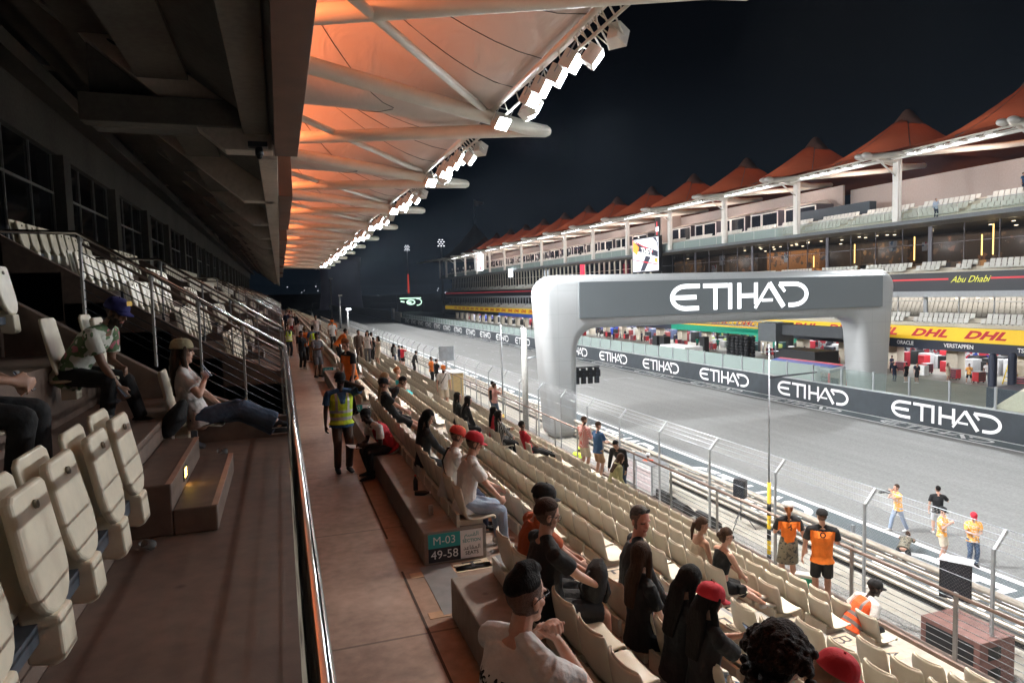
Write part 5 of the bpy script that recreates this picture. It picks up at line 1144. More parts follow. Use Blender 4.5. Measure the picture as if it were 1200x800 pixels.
for n in range(-1, 10):
    for li, (dy, kd, ox, oz, tilt, yw) in enumerate(LAY):
        if kd and n > 4 and li == 7: continue
        base = (F0, F1)[kd]; t = base if not used[kd] else copy_tree(base); used[kd] = 1
        t.location = (9.05+ox, 29.4+SP*(n-1)+SP-14.2+dy+ (0), 6.95+oz+ZN(n-1)+(ZN(n)-ZN(n-1))*dy/SP); t.rotation_euler = (0, R(tilt), R(yw))
        bayn = ['nearest', 'second', 'third', 'fourth', 'fifth', 'sixth', 'seventh', 'eighth', 'ninth', 'tenth', 'eleventh'][n+1]
        
        t['group'] = 'floodlights on the %s bay of the stand canopy edge' % bayn
        t['label'] = ('large boxed floodlight' if kd else 'small lit floodlight') + ' on the %s bay of the stand canopy edge' % bayn
        t['group'] += ', large' if kd else ', small'
        if kd: t.scale = (.72, .72, .72)
        if kd == 0 and dy in (12.3,):
            t.scale = (1.45, 1.45, 1.45)
        
def lamp(kind, loc, target, power, col, size=.3, sizey=None, angle=100, blend=.5, name='lamp'):
    ld = bpy.data.lights.new(name, kind); ld.energy = power; ld.color = col
    if kind == 'AREA':
        ld.shape = 'RECTANGLE'; ld.size = size; ld.size_y = sizey or size
    else:
        ld.shadow_soft_size = size
        if kind == 'SPOT': ld.spot_size = R(angle); ld.spot_blend = blend
    o = bpy.data.objects.new(name, ld); COL.objects.link(o); o.location = loc
    d = V(target)-V(loc); o.rotation_euler = d.to_track_quat('-Z', 'Y').to_euler(); return o
COOL = (.93, .97, 1.)
for n in range(-5, 10):
    yc = 29.4+SP*n+7.1
    lamp('SPOT', (9.6, yc, 6.35), (30, yc, -9.3), LP_STAND*(1 if n > -2 else .6), COOL, .35, angle=130, blend=1., name='flood_lamp')
    lamp('SPOT', (9.3, yc+2, 6.55), (8.2, yc-2, -5), LP_SEAT*(1 if n > -2 else .8), (1., .90, .80), .35, angle=84, blend=1., name='flood_lamp')
    for q in (-1, 1):                                       # orange uplights behind the deck edge
        lamp('SPOT', (-1.2, yc+q*3.6, 8.4), (6.5, yc+q*1.6, 10.0), LP_ORANGE, (1., .25, .085), .25, angle=130, blend=.7, name='orange_uplight')
# ------------------------------------------------------------------ start gantry
ga = empty('start_gantry', (28, 40, GZ), 'huge rounded pale grey gantry over the track with a lit ETIHAD screen', 'gantry')
def rc(cx, cz, r, a0, a1, n=8): return [(cx+r*math.cos(R(a0+(a1-a0)*i/n)), cz+r*math.sin(R(a0+(a1-a0)*i/n))) for i in range(n+1)]
out = [(15.75, GZ)] + rc(15.1+1.3, 1.0-1.3, 1.3, 180, 90) + rc(43.6-1.3, 1.0-1.3, 1.3, 90, 0) + [(42.9, GZ)]
inn = [(40.9, GZ), (40.45, -5)] + rc(40.35-1.4, -2.4-1.4, 1.4, 0, 90) + rc(17.65+1.4, -2.4-1.4, 1.4, 90, 180) + [(17.62, -5), (17.55, GZ)]
o = MB().prism(out + inn, 'y', 39.1, 41.3).build('frame', [M_GANTRY], ga, False, bevel=.62, seg=6)
for p in o.data.polygons: p.use_smooth = True
o.modifiers['bevel'].angle_limit = R(60)
M_LED = mat('led_panel', (.075,.085,.09), .45, var=.03, emit=(.26,.29,.30), es=.10)
bd = MB().box(17.66, 42.1, 39.0, 39.12, -1.73, .53).build('screen', [M_LED], ga)
M_LEDW = emis('led_white', (.93, .97, 1.), 1.5)
mb = MB(); strokes(mb, ETI, .165, (24.15, 38.985, -1.50), (1.83, 0, 0), (0, 0, 1.74), (0, -1, 0), .004); mb.build('lettering', [M_LEDW], bd)
tl = empty('start_lights', (18.4, 39.9, -5.5), 'rack of four black start light units hanging beside the gantry leg', 'start lights')
MB().box(17.4, 19.4, 39.86, 39.94, -4.95, -4.88).box(17.4, 19.4, 39.86, 39.94, -5.42, -5.34).build('frame', [M_DARKM], tl)
for k in range(4):
    x = 17.75 + .47*k; u = MB().box(x-.15, x+.15, 39.76, 39.9, -5.97+.0*k, -4.96).box(x-.24, x+.24, 39.78, 39.88, -5.55, -5.1).build('light_unit', [M_BLACK], tl)
    for q in range(4): MB().loft([(x, 39.75, -5.08-.25*q), (x, 39.70, -5.08-.25*q)], [.09, .10], None, 12, False).build('lens', [M_DARKM], u)

# ------------------------------------------------------------------ pit building across the track
PX = 60.
pb = empty('pit_building', (60, 60, GZ), 'long lit pit building with garages, glazed balconies and yellow DHL band', 'building')
PY0, PY1 = 18, 257
M_NAVY = mat('navy_band', (.012,.017,.035), .5, var=.05); M_YEL = mat('yellow_band', (.80,.50,.015), .5, var=.04, emit=(.9,.55,.02), es=.12)
M_DHLR = mat('band_red', (.55,.01,.02), .5, var=0); M_SLAB = mat('grey_slab', (.33,.34,.35), .5, var=.08); M_BBAND = mat('black_band', (.012,.012,.016), .45, var=.05)
M_MULL = mat('mullion', (.11,.10,.115), .5, var=.05); M_WGL = glass('warm_glass', (.12,.11,.10), .0, .10, 1.18); M_INT = mat('interior_wall', (.25,.19,.14), .8, var=.35, scale=.7)
M_BAL = glass('balcony_glass', (.62,.74,.68), .06, .1, 1.3)
mb = MB(); mb.box(60.13, 74, PY0, PY1, -4.75, -4.35).box(60.4, 74, PY0, PY1, -1.5, -.95).box(60.4, 74, PY0, PY1, .35, .62).box(58.2, 74, PY0, PY1, 5.62, 5.95).box(62.6, 74, PY0, PY1, 7.0, 7.6); mb.build('floor_slab', [M_SLAB], pb)
MB().box(73.5, 74, PY0, PY1, GZ, 5.6).box(66.5, 73.5, PY1-.4, PY1, GZ, 7).build('wall', [M_INT], pb)
MB().box(60.0, 60.12, PY0, PY1, -5.68, -4.36).build('yellow_band', [M_YEL], pb)
MB().box(60.25, 60.4, PY0, PY1, -6.62, -5.69).build('team_band', [M_NAVY], pb)
MB().box(60.3, 60.42, PY0, PY1, -.94, .84).build('black_band', [M_BBAND], pb)
MB().box(60.28, 60.299, PY0, 44.3, .12, .28).box(60.28, 60.299, 48.4, PY1, .12, .28).build('red_line', [mat('line_red', (.5,.02,.03), .5, var=0, emit=(.6,.03,.04), es=.3)], pb)
text('Abu Dhabi', .85, mat('script_yellow', (.6,.6,.05), .5, var=0, emit=(.7,.7,.06), es=.3), (60.275, 46.3, .12), (0,-1,0), (0,0,1), pb, shear=.5)
MB().box(62.5, 62.9, PY0, PY1, -6.85, -4.8).build('header', [M_BEIGE], pb)
dt = text('DHL', 1.0, M_DHLR, (0, 0, 0), (0,-1,0), (0,0,1), pb, shear=.45, bold=.045, local=True, space=1.05); dt.data.transform(Matrix.Scale(1.9, 4, (0,1,0)))
for k in range(38):
    y = 44.6 + 5.6*(k-2); o = dt if k == 0 else dt.copy()
    if k: COL.objects.link(o); o.parent = pb
    o.location = V((59.985, y, -5.02)) - V(pb.location)
for txt, y in (('VERSTAPPEN', 47.2), ('ORACLE', 53.0), ('HONDA', 57.5), ('TSUNODA', 40.5)): text(txt, .52, M_WHITE, (60.235, y, -6.15), (0,-1,0), (0,0,1), pb, bold=.012)
for a, b, c in ((74, 97, (.0,.20,.12)), (110, 150, (.01,.04,.25)), (160, 190, (.02,.05,.22))): MB().box(60.20, 60.245, a, b, -6.6, -5.72).build('team_band', [mat('team_%d' % a, c, .5, emit=c, es=.4)], pb)
rg = random.Random(4)
GC = {0: [(.02,.05,.30), (.45,.02,.03), (.5,.5,.5)], 1: [(.02,.02,.03), (.3,.02,.03), (.25,.25,.25)], 2: [(.0,.22,.15), (.02,.05,.05), (.3,.35,.1)], 3: [(.45,.4,.33), (.25,.05,.05), (.1,.12,.2)], 4: [(.02,.06,.4), (.05,.05,.2), (.4,.4,.45)]}
for k in range(-4, 30):
    y = 49.4 + 6.9*k
    if y < PY0: continue
    MB().box(62.2, 63.2, y-.62, y+.62, GZ, -6.85).build('pillar', [M_BEIGE], pb, bevel=.02)
    tm_ = 0 if y < 56 else 1 if y < 76 else 2 if y < 96 else 3 if y < 120 else 4 if y < 165 else rg.choice((1, 3, 4)); cs = GC[tm_]
    g = MB()
    MB().box(69.6, 69.8, y+.62, y+6.28, GZ, -6.9).build('garage_wall', [blotch('garage_%d' % tm_, [cs[0], cs[2], cs[1], cs[0]], 1.1)], pb)
    MB().box(64.5, 69, y+2.2, y+2.4, -6.98, -6.9).box(64.5, 69, y+4.6, y+4.8, -6.98, -6.9).build('strip_light', [emis('garage_strip', (.95,.97,1.), 6)], pb)
    ib = []
    for q in range(12):
        yy = y + .8 + rg.random()*4.6; x = 64 + rg.random()*4.5; h = .8 + rg.random()*1.1; c = rg.choice(cs + [(.02,.02,.02), (.02,.02,.02), (.4,.4,.4)])
        g2 = MB().box(x, x+.7+rg.random()*.6, yy, yy+.4+rg.random()*.9, GZ, GZ+h); nm = 'equip_%02d%02d%02d' % tuple(int(v*99) for v in c)
        g2.build('equipment', [mat(nm, c, .4)], pb, bevel=.03)
# balcony windows, mullions, columns
for k in range(18):
    y = 52.2 + 13.8*(k-2)
    if y > PY1-2: break
    if y > PY0: MB().box(57.75, 58.25, y-.33, y+.33, 5.95, 12.0).box(57.9, 58.1, y-.45, y-.34, 5.95, 12).build('column', [M_WHITEM], pb, bevel=.03)
    far = y > 105
    for z0, z1, X in ((-3.9, -1.5, 62.3), (1.9, 5.6, 62.8)):
        MB().box(X, X+.04, y, min(PY1, y+13.8), z0, z1).build('window', [M_WGL if not far else M_DGLASS], pb)
        mu = MB(); n = 4 if not far else 6
        for q in range(n):
            yy = y + 13.8*q/n
            if yy > PY1-1: break
            wd = .42 if (q == 0 or far) else .06
            mu.box(X-.12, X-.005, yy, yy+wd*(1.3 if far else 1), z0, z1)
        mu.box(X-.1, X-.006, y+.5, min(PY1, y+13.8), z0+1.9, z0+1.96).build('mullion', [M_SLAB if z0 < 0 else (M_MULL if not far else M_BEIGE)], pb)
# balcony and terrace glass
for z, X in ((5.95, 58.25), ):
    for k in range(60):
        y = PY0 + 4*k
        if y+4 > PY1: break
        MB().quad((X, y+.03, z), (X, y+3.97, z), (X, y+3.97, z+1.05), (X, y+.03, z+1.05)).build('balustrade', [M_BAL], pb)
MB().tube((58.26, PY0, 7.03), (58.26, PY1, 7.03), .03, n=6).build('handrail', [M_STEEL], pb, True)
MB().box(58.0, 58.2, PY0, PY1, 5.60, 5.96).build('fascia', [mat('grey_fascia', (.12,.125,.13), .5)], pb)
# stepped balconies and seats
stp = MB()
for r in range(4): stp.box(59.3+.8*r, 62.6, PY0, PY1, 5.95+.42*r, 6.36+.42*r)
for r in range(2): stp.box(60.5+.8*r, 62.2, PY0, PY1, -4.35+.42*r, -3.94+.42*r); stp.box(60.6+.8*r, 62.6, PY0, PY1, .62+.36*r, .97+.36*r)
stp.build('stepped_floor', [M_BEIGE], pb)
ps = MB(); rs = random.Random(3)
def pseat(x, y, z): ps.box(x-.02, x+.38, y, y+.44, z+.32, z+.40); ps.add([(x+.36, y, z+.36), (x+.36, y+.44, z+.36), (x+.48, y+.44, z+.84), (x+.48, y, z+.84), (x+.42, y, z+.36), (x+.42, y+.44, z+.36), (x+.54, y+.44, z+.84), (x+.54, y, z+.84)], [(0,1,2,3), (7,6,5,4), (0,4,5,1), (3,2,6,7), (0,3,7,4), (1,5,6,2)])
y = PY0+.5
while y < PY1-1:
    ph_ = ((y-52.2) % 6.9)
    if ph_ > 1.2:
        for r in range(4): pseat(59.0+.8*r, y, 5.92+.42*r) if r else pseat(58.7, y, 5.95)
        for r in range(2):
            pseat(60.25+.8*r, y, -4.34+.42*r)
            if not (48 < y < 49.5): pseat(60.45+.8*r, y, .78+.36*r)
    y += .54
for r in range(7):                          # raked seats seen through the lower glass
    y = PY0+.5
    while y < 110:
        pseat(63.2+.8*r, y, -4.3+.36*r); y += .54
tag(ps.build('balcony_seats', [M_PSEAT]), 'pale seats in rows on the pit building balconies', 'seats', kind='stuff')
# roof terrace rooms
MB().box(68, 68.3, PY0, 68, 7.6, 11.6).box(66.8, 67.1, 68, 235, 7.6, 12.2).box(62.9, 66.8, 104.2, 106.4, 7.6, 13).build('terrace_wall', [mat('pinkish_wall', (.36,.31,.28), .8, var=.06)], pb)
for k in range(23):
    y = 69.5 + 6.9*k
    if y > 225 or 99 < y < 109: continue
    rm = MB().box(64.1, 66.8, y, y+5.6, 7.6, 10.1).build('terrace_room', [M_MULL], pb)
    MB().box(64.03, 64.09, y+.25, y+3.0, 7.75, 9.8).box(64.03, 64.09, y+3.5, y+5.3, 7.75, 9.8).build('window', [M_DGLASS], rm)
    f = MB(); 
    for q in (0, 3.1, 3.35, 5.45): f.box(63.98, 64.06, y+q, y+q+.14, 7.6, 9.95)
    f.box(63.98, 64.062, y, y+5.6, 9.85, 10.0).prism([(63.6, 10.1), (67, 10.1), (66, 10.7)], 'y', y+.4, y+5.2).build('frame', [M_WHITEM], rm)
MB().box(63.2, 64.2, 60.5, 71.5, 7.6, 9.2).build('bar_counter', [mat('dark_lounge', (.015,.025,.035), .4)], pb)
wv = [blotch('lounge_%d' % i, c, .9) for i, c in enumerate(([(.20,.11,.05), (.05,.04,.035), (.30,.20,.11)], [(.09,.05,.035), (.32,.16,.06), (.04,.04,.05)], [(.16,.12,.10), (.05,.045,.05), (.24,.14,.10)]))]
for k in range(17):
    y = PY0+1+13.8*k
    MB().box(67.5+rg.random()*2, 70, y, y+rg.uniform(6, 12.5), 1.6, 4.8).build('lounge_wall', [wv[k % 3]], pb)
    for q in range(5):
        yy = y+rg.random()*12; MB().box(64.6, 65.4, yy, yy+.9, .65, 1.5+rg.random()*.8).build('furniture', [mat('furn_%d' % (q % 3), ((.30,.20,.12), (.06,.06,.07), (.35,.33,.30))[q % 3], .6)], pb)
# warm lamps inside the glazed levels
wl_ = emis('warm_strip', (1., .62, .18), 5); wi = MB()
for y, z0, z1 in ((41.5, 2.3, 5.2), (43.6, 2.3, 5.2), (47.0, 2.4, 5.3), (48.1, 2.4, 4.4), (55.5, 2.3, 4.8), (33.5, 2.3, 5.), (36.6, 2.4, 4.2), (63.5, 2.4, 4.6), (70, 2.2, 3.6), (82, 2.3, 3.9)): wi.box(64.2, 64.27, y, y+.09, z0, z1)
wi.build('warm_light', [wl_], pb)
dl = MB(); rs = random.Random(9)
for k in range(120):
    y = rs.uniform(30, 250); z = rs.choice((5.3, 5.3, -1.75, 4.9)); x = rs.uniform(63.2, 66); dl.box(x, x+.18, y, y+.18*(1+y/120), z, z+.03+.1*(y > 120))
dl.build('downlight', [emis('downlight_glow', (1., .82, .55), 9)], pb)
tv = MB()
for y, z, w_, h_ in ((57.2, 3.4, 1.0, 1.1), (87.5, 3.3, 1.3, 1.4), (89.5, 2.2, 1.3, 1.2), (74, 3.0, .7, 1.3), (53.5, 3.2, .6, .9)): tv.box(63.6, 63.66, y, y+w_, z, z+h_)
tv.build('television', [blotch('tv_picture', [(.1,.2,.4), (.6,.6,.65), (.5,.05,.08)], 2.)], pb); 
tvm = MATS['cloth'] if 'cloth' in MATS else None
# tents
tc_ = empty('pit_canopy', (54, 52.2, 12.1), 'row of glowing orange tent peaks with white floodlit edge roofing the pit building', 'canopy')
M_TENT = fabric_mat('orange_tent', (.29, .08, .038), .45)
dflat = 1
seamsR = [(2.9, 0.), (6, 6.8), (6, -6.8)]
for n in range(-2, 14):
    canopy(tc_, 54, 12.1, 1, 52.2+13.8*n, 13.8, 6.1, 24., 13., M_TENT, seamsR, big=True)
    yt = 52.2+13.8*n
    MB().tube((55.2, yt, 12.1), (58.0, yt, 10.3), .09, n=8).tube((57.0, yt, 11.95), (57.0, yt+13.8, 11.95), .16, n=8).build('strut', [M_WHITEM], tc_, True)
    for sg in (1, -1): MB().ell((53.7, yt+sg*.42, 12.15), (.62, .34, .30)).build('nose_cap', [M_WHITEM], tc_, True)
    MB().prism([(54.2, 12.3), (58.2, 12.55), (58.2, 11.6), (56.2, 11.9), (54.2, 12.0)], 'y', yt-.25, yt+.25).build('bracket', [M_WHITEM], tc_, bevel=.03)
pz = fabric_mat('grey_tent', (.16,.13,.13), .15)
bt = empty('corner_tent', (66, 247, 12.4), 'taller dark grey tent peak with a flagpole at the far end of the pit building', 'tent')
nu, ny = 20, 28; vs = []
for i in range(nu+1):
    for j in range(ny+1):
        u = -14 + 28*i/nu; y = -19 + 38*j/ny; t = min(1, (abs(u/14)**2.4+abs(y/19)**2.4)**(1/2.4)); vs.append((69+u, 244+y, 12.4+13*(1-t)**1.5))
MB().add(vs, [(i*(ny+1)+j, i*(ny+1)+j+1, (i+1)*(ny+1)+j+1, (i+1)*(ny+1)+j) for i in range(nu) for j in range(ny)]).build('fabric', [pz], bt, True)
MB().tube((69, 244, 25.0), (69, 244, 34), .12, n=6).build('flagpole', [M_STEEL], bt)
vs = []; 
for i in range(9):
    for j in range(2): vs.append((69+.35*i*.9, 243.9-.45*i+.25*math.sin(i*1.3), 34-2.3*j+(.18 if j == 0 else .12)*i*-.9+.12*math.sin(i*1.7)+(1.4*j*i/8)))
MB().add(vs, [(2*i, 2*i+1, 2*i+3, 2*i+2) for i in range(8)]).build('flag', [mat('flag_cloth', (.3,.3,.32), .8)], bt, True)
for yy in (232, 244, 255): MB().box(57.8, 58.2, yy, yy+.5, 5.9, 12.6).build('column', [M_WHITEM], bt)
MB().prism([(50, 11.9), (58, 13.2), (58, 12.6)], 'y', 240, 262).build('edge_wing', [M_WHITEM], bt)
# floodlights along the tent edge
FP = empty('floodlight', (0, 0, 0), cat='floodlight'); MB().prism([(-.2, -.3), (.25, -.4), (.25, .4), (-.2, .3)], 'z', -.12, .12).build('housing', [M_WHITEM], FP, local=True); MB().box(-.2, .22, -.24, .24, -.14, -.121).build('lens', [M_LAMPS], FP, local=True)
fpu = False
for n in range(-5, 13):
    for q in range(6 if n > -3 else 0):
        t = FP if not fpu else copy_tree(FP); fpu = True
        t.location = (56.2, 52.2+13.8*n+3.2+1.5*q, 12.05); t.rotation_euler = (0, R(16), R(180))
        t['label'] = 'white floodlight in a row of six under the pit building tents'; t['group'] = 'floodlights under the pit building tents'
    if n % 1 == 0: lamp('SPOT', (55.0, 52.2+13.8*n+6.9, 11.4), (27, 52.2+13.8*n+3, -9.3), LP_PIT*(2 if n > 7 else 1 if n > -1 else .8), COOL, .35, angle=60 if n > -1 else 90, blend=.9, name='flood_lamp')
for k in range(0, 13, 1): lamp('POINT', (61.5, 59.1+13.8*(k-1), 11.2), (61, 0, 0), LP_TERR, (1., .80, .72), .5, name='terrace_lamp')
for k in range(13): lamp('POINT', (66.5, 59.1+13.8*(k-1), 15.2), (61, 0, 0), LP_TENT, (1., .38, .12), .6, name='tent_lamp')
lamp('AREA', (66, 130, -7.05), (66, 130, -20), LP_GAR, (.95,.97,1.), 5, 215, name='garage_lamps')
lamp('AREA', (61.2, 130, -4.9), (57, 130, -12), LP_GAR*.5, (.95,.97,1.), 1.2, 215, name='garage_front_lamps')
lamp('AREA', (66.5, 130, 5.4), (66.5, 130, -20), LP_LVL, (1., .72, .45), 5, 215, name='lounge_lamps')
lamp('AREA', (66.5, 130, -1.7), (66.5, 130, -20), LP_LVL*1.2, (.95, .9, .85), 5, 215, name='lounge_lamps')

# screens on the building
bs = empty('big_screen', (56.9, 99.4, 5.5), 'big lit white screen with black diagonal bars and an orange patch on the pit building', 'screen')
MB().box(56.95, 57.5, 95.1, 103.7, 2.7, 8.4).build('cabinet', [M_BLACK], bs)
MB().box(56.90, 56.94, 95.3, 103.5, 2.9, 8.2).build('screen', [emis('screen_white', (.9,.92,1.), 1.0)], bs)
Xs = 56.895; dk = emis('screen_dark', (.02,.02,.04), 1.); bar = MB()
def bq(pts, x, m, nm='bar'): MB().add([(x, y, z) for y, z in pts], [tuple(range(len(pts)))]).build(nm, [m], bs)
bq([(103.4, 7.9), (103.4, 6.6), (95.4, 5.0), (95.4, 5.9)], Xs, dk); bq([(99.2, 5.4), (97.6, 5.1), (99.6, 2.95), (101.0, 2.95)], Xs-.004, dk); bq([(97.0, 8.15), (96.0, 8.15), (95.4, 6.2), (95.4, 7.2)], Xs, dk)
bq([(103.4, 8.1), (101.4, 6.9), (102.0, 5.6), (103.4, 6.3)], Xs-.008, emis('screen_orange', (1., .25, .03), 1.6)); bq([(96.4, 4.9), (95.5, 4.8), (95.5, 4.1), (96.4, 4.3)], Xs-.006, MATS['screen_orange'])
bq([(103.4, 5.0), (103.4, 4.85), (95.4, 3.75), (95.4, 3.9)], Xs-.010, emis('screen_red', (.8,.03,.05), 1.2)); bq([(103.4, 8.25), (103.4, 8.1), (97, 5.8), (97, 6.0)], Xs-.010, MATS['screen_red'])
text('THEY', 1.5, M_LEDW, (Xs-.02, 98.9, 5.95), (0,-1,-.16), (0,-.0,1), bs, bold=.03)
vb = empty('hanging_banner', (62.8, 105.5, 10.2), 'tall black banner with a small white and red emblem on the pit building terrace', 'banner')
MB().box(62.75, 62.85, 104.6, 106.1, 8.0, 12.6).build('cloth', [M_BLACK], vb, local=False)
MB().box(62.72, 62.74, 104.9, 105.8, 9.9, 10.7).build('emblem', [emis('emblem_white', (.9,.9,.95), 1.5)], vb); MB().box(62.70, 62.71, 105.3, 105.5, 9.3, 11.6).build('emblem', [MATS['screen_red']], vb)
ws = empty('lit_panel', (58.0, 205, 9.2), 'glaring white and red lit panel on the far terrace of the pit building', 'screen')
MB().box(58.3, 59, 197, 208, 6.6, 12).build('cabinet', [M_WHITEM], ws); MB().box(58.2, 58.29, 198, 206, 6.8, 11.8).build('screen', [emis('glare_white', (.95,.97,1.), 2.5)], ws); MB().prism([(203.5, 11), (204.5, 11), (201, 8.2), (202.4, 8.2)][0:0] or [(204.6, 11), (203.6, 11), (200.4, 8.6), (199.6, 7.0), (201.2, 7.0), (201.6, 8.6)], 'x', 58.15, 58.18).build('mark', [MATS['screen_red']], ws)
rp2 = empty('red_panel', (57.9, 126, 4.0), 'small red lit panel on the balcony front left of the big screen', 'screen'); MB().box(57.8, 58.0, 125.4, 127.0, 3.1, 5.2).build('panel', [emis('red_glow', (.9,.02,.05), 1.5)], rp2)
wp2 = empty('white_panel', (57.9, 172, 4.0), 'small white lit panel on the balcony front above the gantry corner', 'screen'); MB().box(57.6, 57.9, 169.5, 172.2, 4.0, 6.2).build('panel', [emis('white_glow', (.85,.93,1.), 2.2)], wp2)

# ------------------------------------------------------------------ pit lane furniture
def simple(name, lab, cat, loc, parts, group=None, rz=0):
    t = empty(name, loc, lab, cat, group, rz)
    for nm, mb_, m in parts: mb_.build(nm, [m] if not isinstance(m, list) else m, t, local=True, bevel=.015)
    return t
M_BLUEP = mat('blue_panel', (.04,.09,.30), .4); M_REDP = mat('red_panel', (.6,.03,.04), .4); M_WB = mat('white_box', (.72,.72,.70), .5)
t = empty('pit_wall_stand', (41, 45.7, GZ), 'grey glazed pit wall stand with a blue and red roof behind the slate wall', 'pit stand')
MB().box(-.9, .9, -3.7, 3.7, 0, 1.2).build('base', [M_DARKM], t, local=True); MB().prism([(-1.1, 2.45), (1.0, 2.75), (1.0, 2.95), (-1.1, 2.7)], 'y', -3.9, 3.9).build('roof', [M_SLAB], t, local=True, bevel=.02)
MB().prism([(-.6, 2.79), (.3, 2.92), (.3, 2.94), (-.6, 2.81)], 'y', -3.6, 3.6).build('roof_panel', [M_BLUEP], t, local=True); MB().prism([(.3, 2.93), (.6, 2.97), (.6, 2.99), (.3, 2.95)], 'y', -3.6, 3.6).build('stripe', [M_REDP], t, local=True)
for y in (-3.7, -1.2, 1.2, 3.6): MB().box(-1.0, -.88, y-.06, y+.06, 0, 2.5).box(.8, .9, y-.06, y+.06, 0, 2.8).build('post', [M_STEEL if y > -3 else M_REDP], t, local=True)
MB().box(-.6, .2, -3.5, 3.5, 1.2, 1.9).build('console', [M_BLACK], t, local=True)
simple('pit_wall_stand', 'white box-like covered stand behind the slate wall, left of the black tyre stacks', 'pit stand', (41.6, 65.1, GZ), [('cover', MB().box(-1.1, 1.1, -2.5, 2.5, .3, 3.0), M_WB), ('base', MB().box(-1, 1, -2.4, 2.4, 0, .3), M_DARKM)])
for (y, lab, m) in ((95, 'long dark pit stand with a white flat roof behind the glass screens', M_DARKM), (150, 'low white covered stand in the far pit lane', M_WB), (175, 'far blue boxed stand behind the glass screens', M_BLUEP), (128, 'white and silver covered stand left of the gantry leg', M_WB), (139, 'dark stand with red front in the far pit lane', M_REDP)):
    simple('pit_wall_stand', lab, 'pit stand', (41.5, y, GZ), [('body', MB().box(-.9, .9, -3.4, 3.4, 0, 2.1), m), ('roof', MB().box(-1.2, 1.2, -3.8, 3.8, 2.1, 2.3), M_WB)])
# tyre stacks and racks
M_TYRE = mat('tyre_black', (.012,.012,.013), .7, var=.2)
for r in range(5):
    for c in range(2):
        x, y = 55.6+.85*c, 72.0+.9*r
        t = empty('tyre_stack', (x, y, GZ), 'tall stack of black tyres in the block by the garage, beside the white stand', 'tyres', 'black tyre stacks by the garage')
        for q in range(8): MB().lathe([(.18, 0), (.33, .02), (.36, .08), (.36, .27), (.33, .33), (.18, .35)], (0, 0, .37*q), 16).build('tyre', [M_TYRE], t, True, True)
bo = empty('pit_boom', (56, 58.5, -5), 'dark grey boxed boom and truss reaching over the pit lane right of the tyre stacks', 'boom')
MB().box(55.4, 56.6, 53.5, 65.4, -5.75, -4.55).build('boom', [mat('boom_grey', (.05,.055,.06), .6)], bo, bevel=.03); MB().box(54.6, 57.2, 65.5, 68.6, -6.6, -4.4).build('motor_box', [mat('box_grey', (.09,.10,.105), .6)], bo, bevel=.04)
MB().box(55.8, 56.1, 66.8, 67.1, GZ, -6.6).build('leg', [M_DARKM], bo)
tr_ = MB()
for z in (-4.3, -5.0):
    for x in (55.4, 56.0): tr_.tube((x, 66, z), (x, 84, z), .06, n=6)
for q in range(20): tr_.tube((55.4, 66+.9*q, -4.3), (55.4, 66.9+.9*q, -5.0), .04, n=5).tube((56, 66+.9*q, -5.0), (56, 66.9+.9*q, -4.3), .04, n=5)
tr_.build('truss', [M_STEEL], bo, True)
for y in (70.5, 77, 83.5): MB().tube((55.7, y, -4.3), (55.7, y, -2.9), .12, n=8).build('hanger', [M_STEEL], bo, True)
for i, (x, y, sx, sy, h) in enumerate(((53.5, 88, 1.1, 1.3, 2.2), (53.5, 90, 1.1, 1.3, 2.2), (55, 61, 3.2, 6.0, 2.1), (57.5, 55.6, .9, 1.3, 1.3), (56.5, 82.5, .8, 1.2, 2.3))):
    simple('flight_case', ['black upright case with white print near the green garage', 'second black upright case beside the green garage', 'broad black draped equipment block by the dark garage', 'low black case with a red corner by the beige pillar', 'tall black cabinet left of the tyre stacks'][i], 'case', (x, y, GZ), [('body', MB().box(-sx/2, sx/2, -sy/2, sy/2, .1, h), M_BLACK), ('lid', MB().box(-sx/2-.02, sx/2+.02, -sy/2-.02, sy/2+.02, h, h+.06), M_DARKM)])
tt = empty('tool_trolley', (0, 0, 0), 'small tool trolley with drawers standing before the pit garages', 'trolley', 'tool trolleys before the pit garages')
MB().box(-.3, .3, -.45, .45, .15, 1.0).build('cabinet', [M_REDP], tt, local=True, bevel=.02); MB().box(-.32, .32, -.47, .47, 1.0, 1.04).build('worktop', [M_STEEL], tt, local=True)
for q in range(4): MB().box(-.305, -.301, -.4, .4, .2+.2*q, .36+.2*q).build('drawer', [M_DARKM], tt, local=True)
for a_, b_2 in ((-.2,-.35), (.2,-.35), (-.2,.35), (.2,.35)): MB().loft([(a_, b_2-.03, .075), (a_, b_2+.03, .075)], [.07, .07], None, 10, False).build('wheel', [M_BLACK], tt, local=True)
rt = random.Random(21); tt.location = (60.8, 57.6, GZ)
for k in range(26):
    c = copy_tree(tt); c.location = (rt.uniform(58.5, 62), 40.2+3.45*k+(1.3 if k % 2 else .4), GZ); c.rotation_euler = (0, 0, rt.choice((0, 1.57, .3)))
t = empty('step_ladder', (61.6, 43.2, GZ), 'yellow step ladder standing open beside the red garage', 'ladder')
for sy in (-.32, .32): MB().tube((-.6, sy, 0), (0, sy*.7, 1.9), .05, n=6).tube((.6, sy, 0), (.05, sy*.7, 1.9), .05, n=6).build('rail', [mat('ladder_yellow', (.85,.62,.02), .5)], t, True, True)
for q in range(6): MB().box(-.55+.09*q, -.40+.09*q, -.3, .3, .28*q+.25, .28*q+.29).build('rung', [MATS['ladder_yellow']], t, local=True)
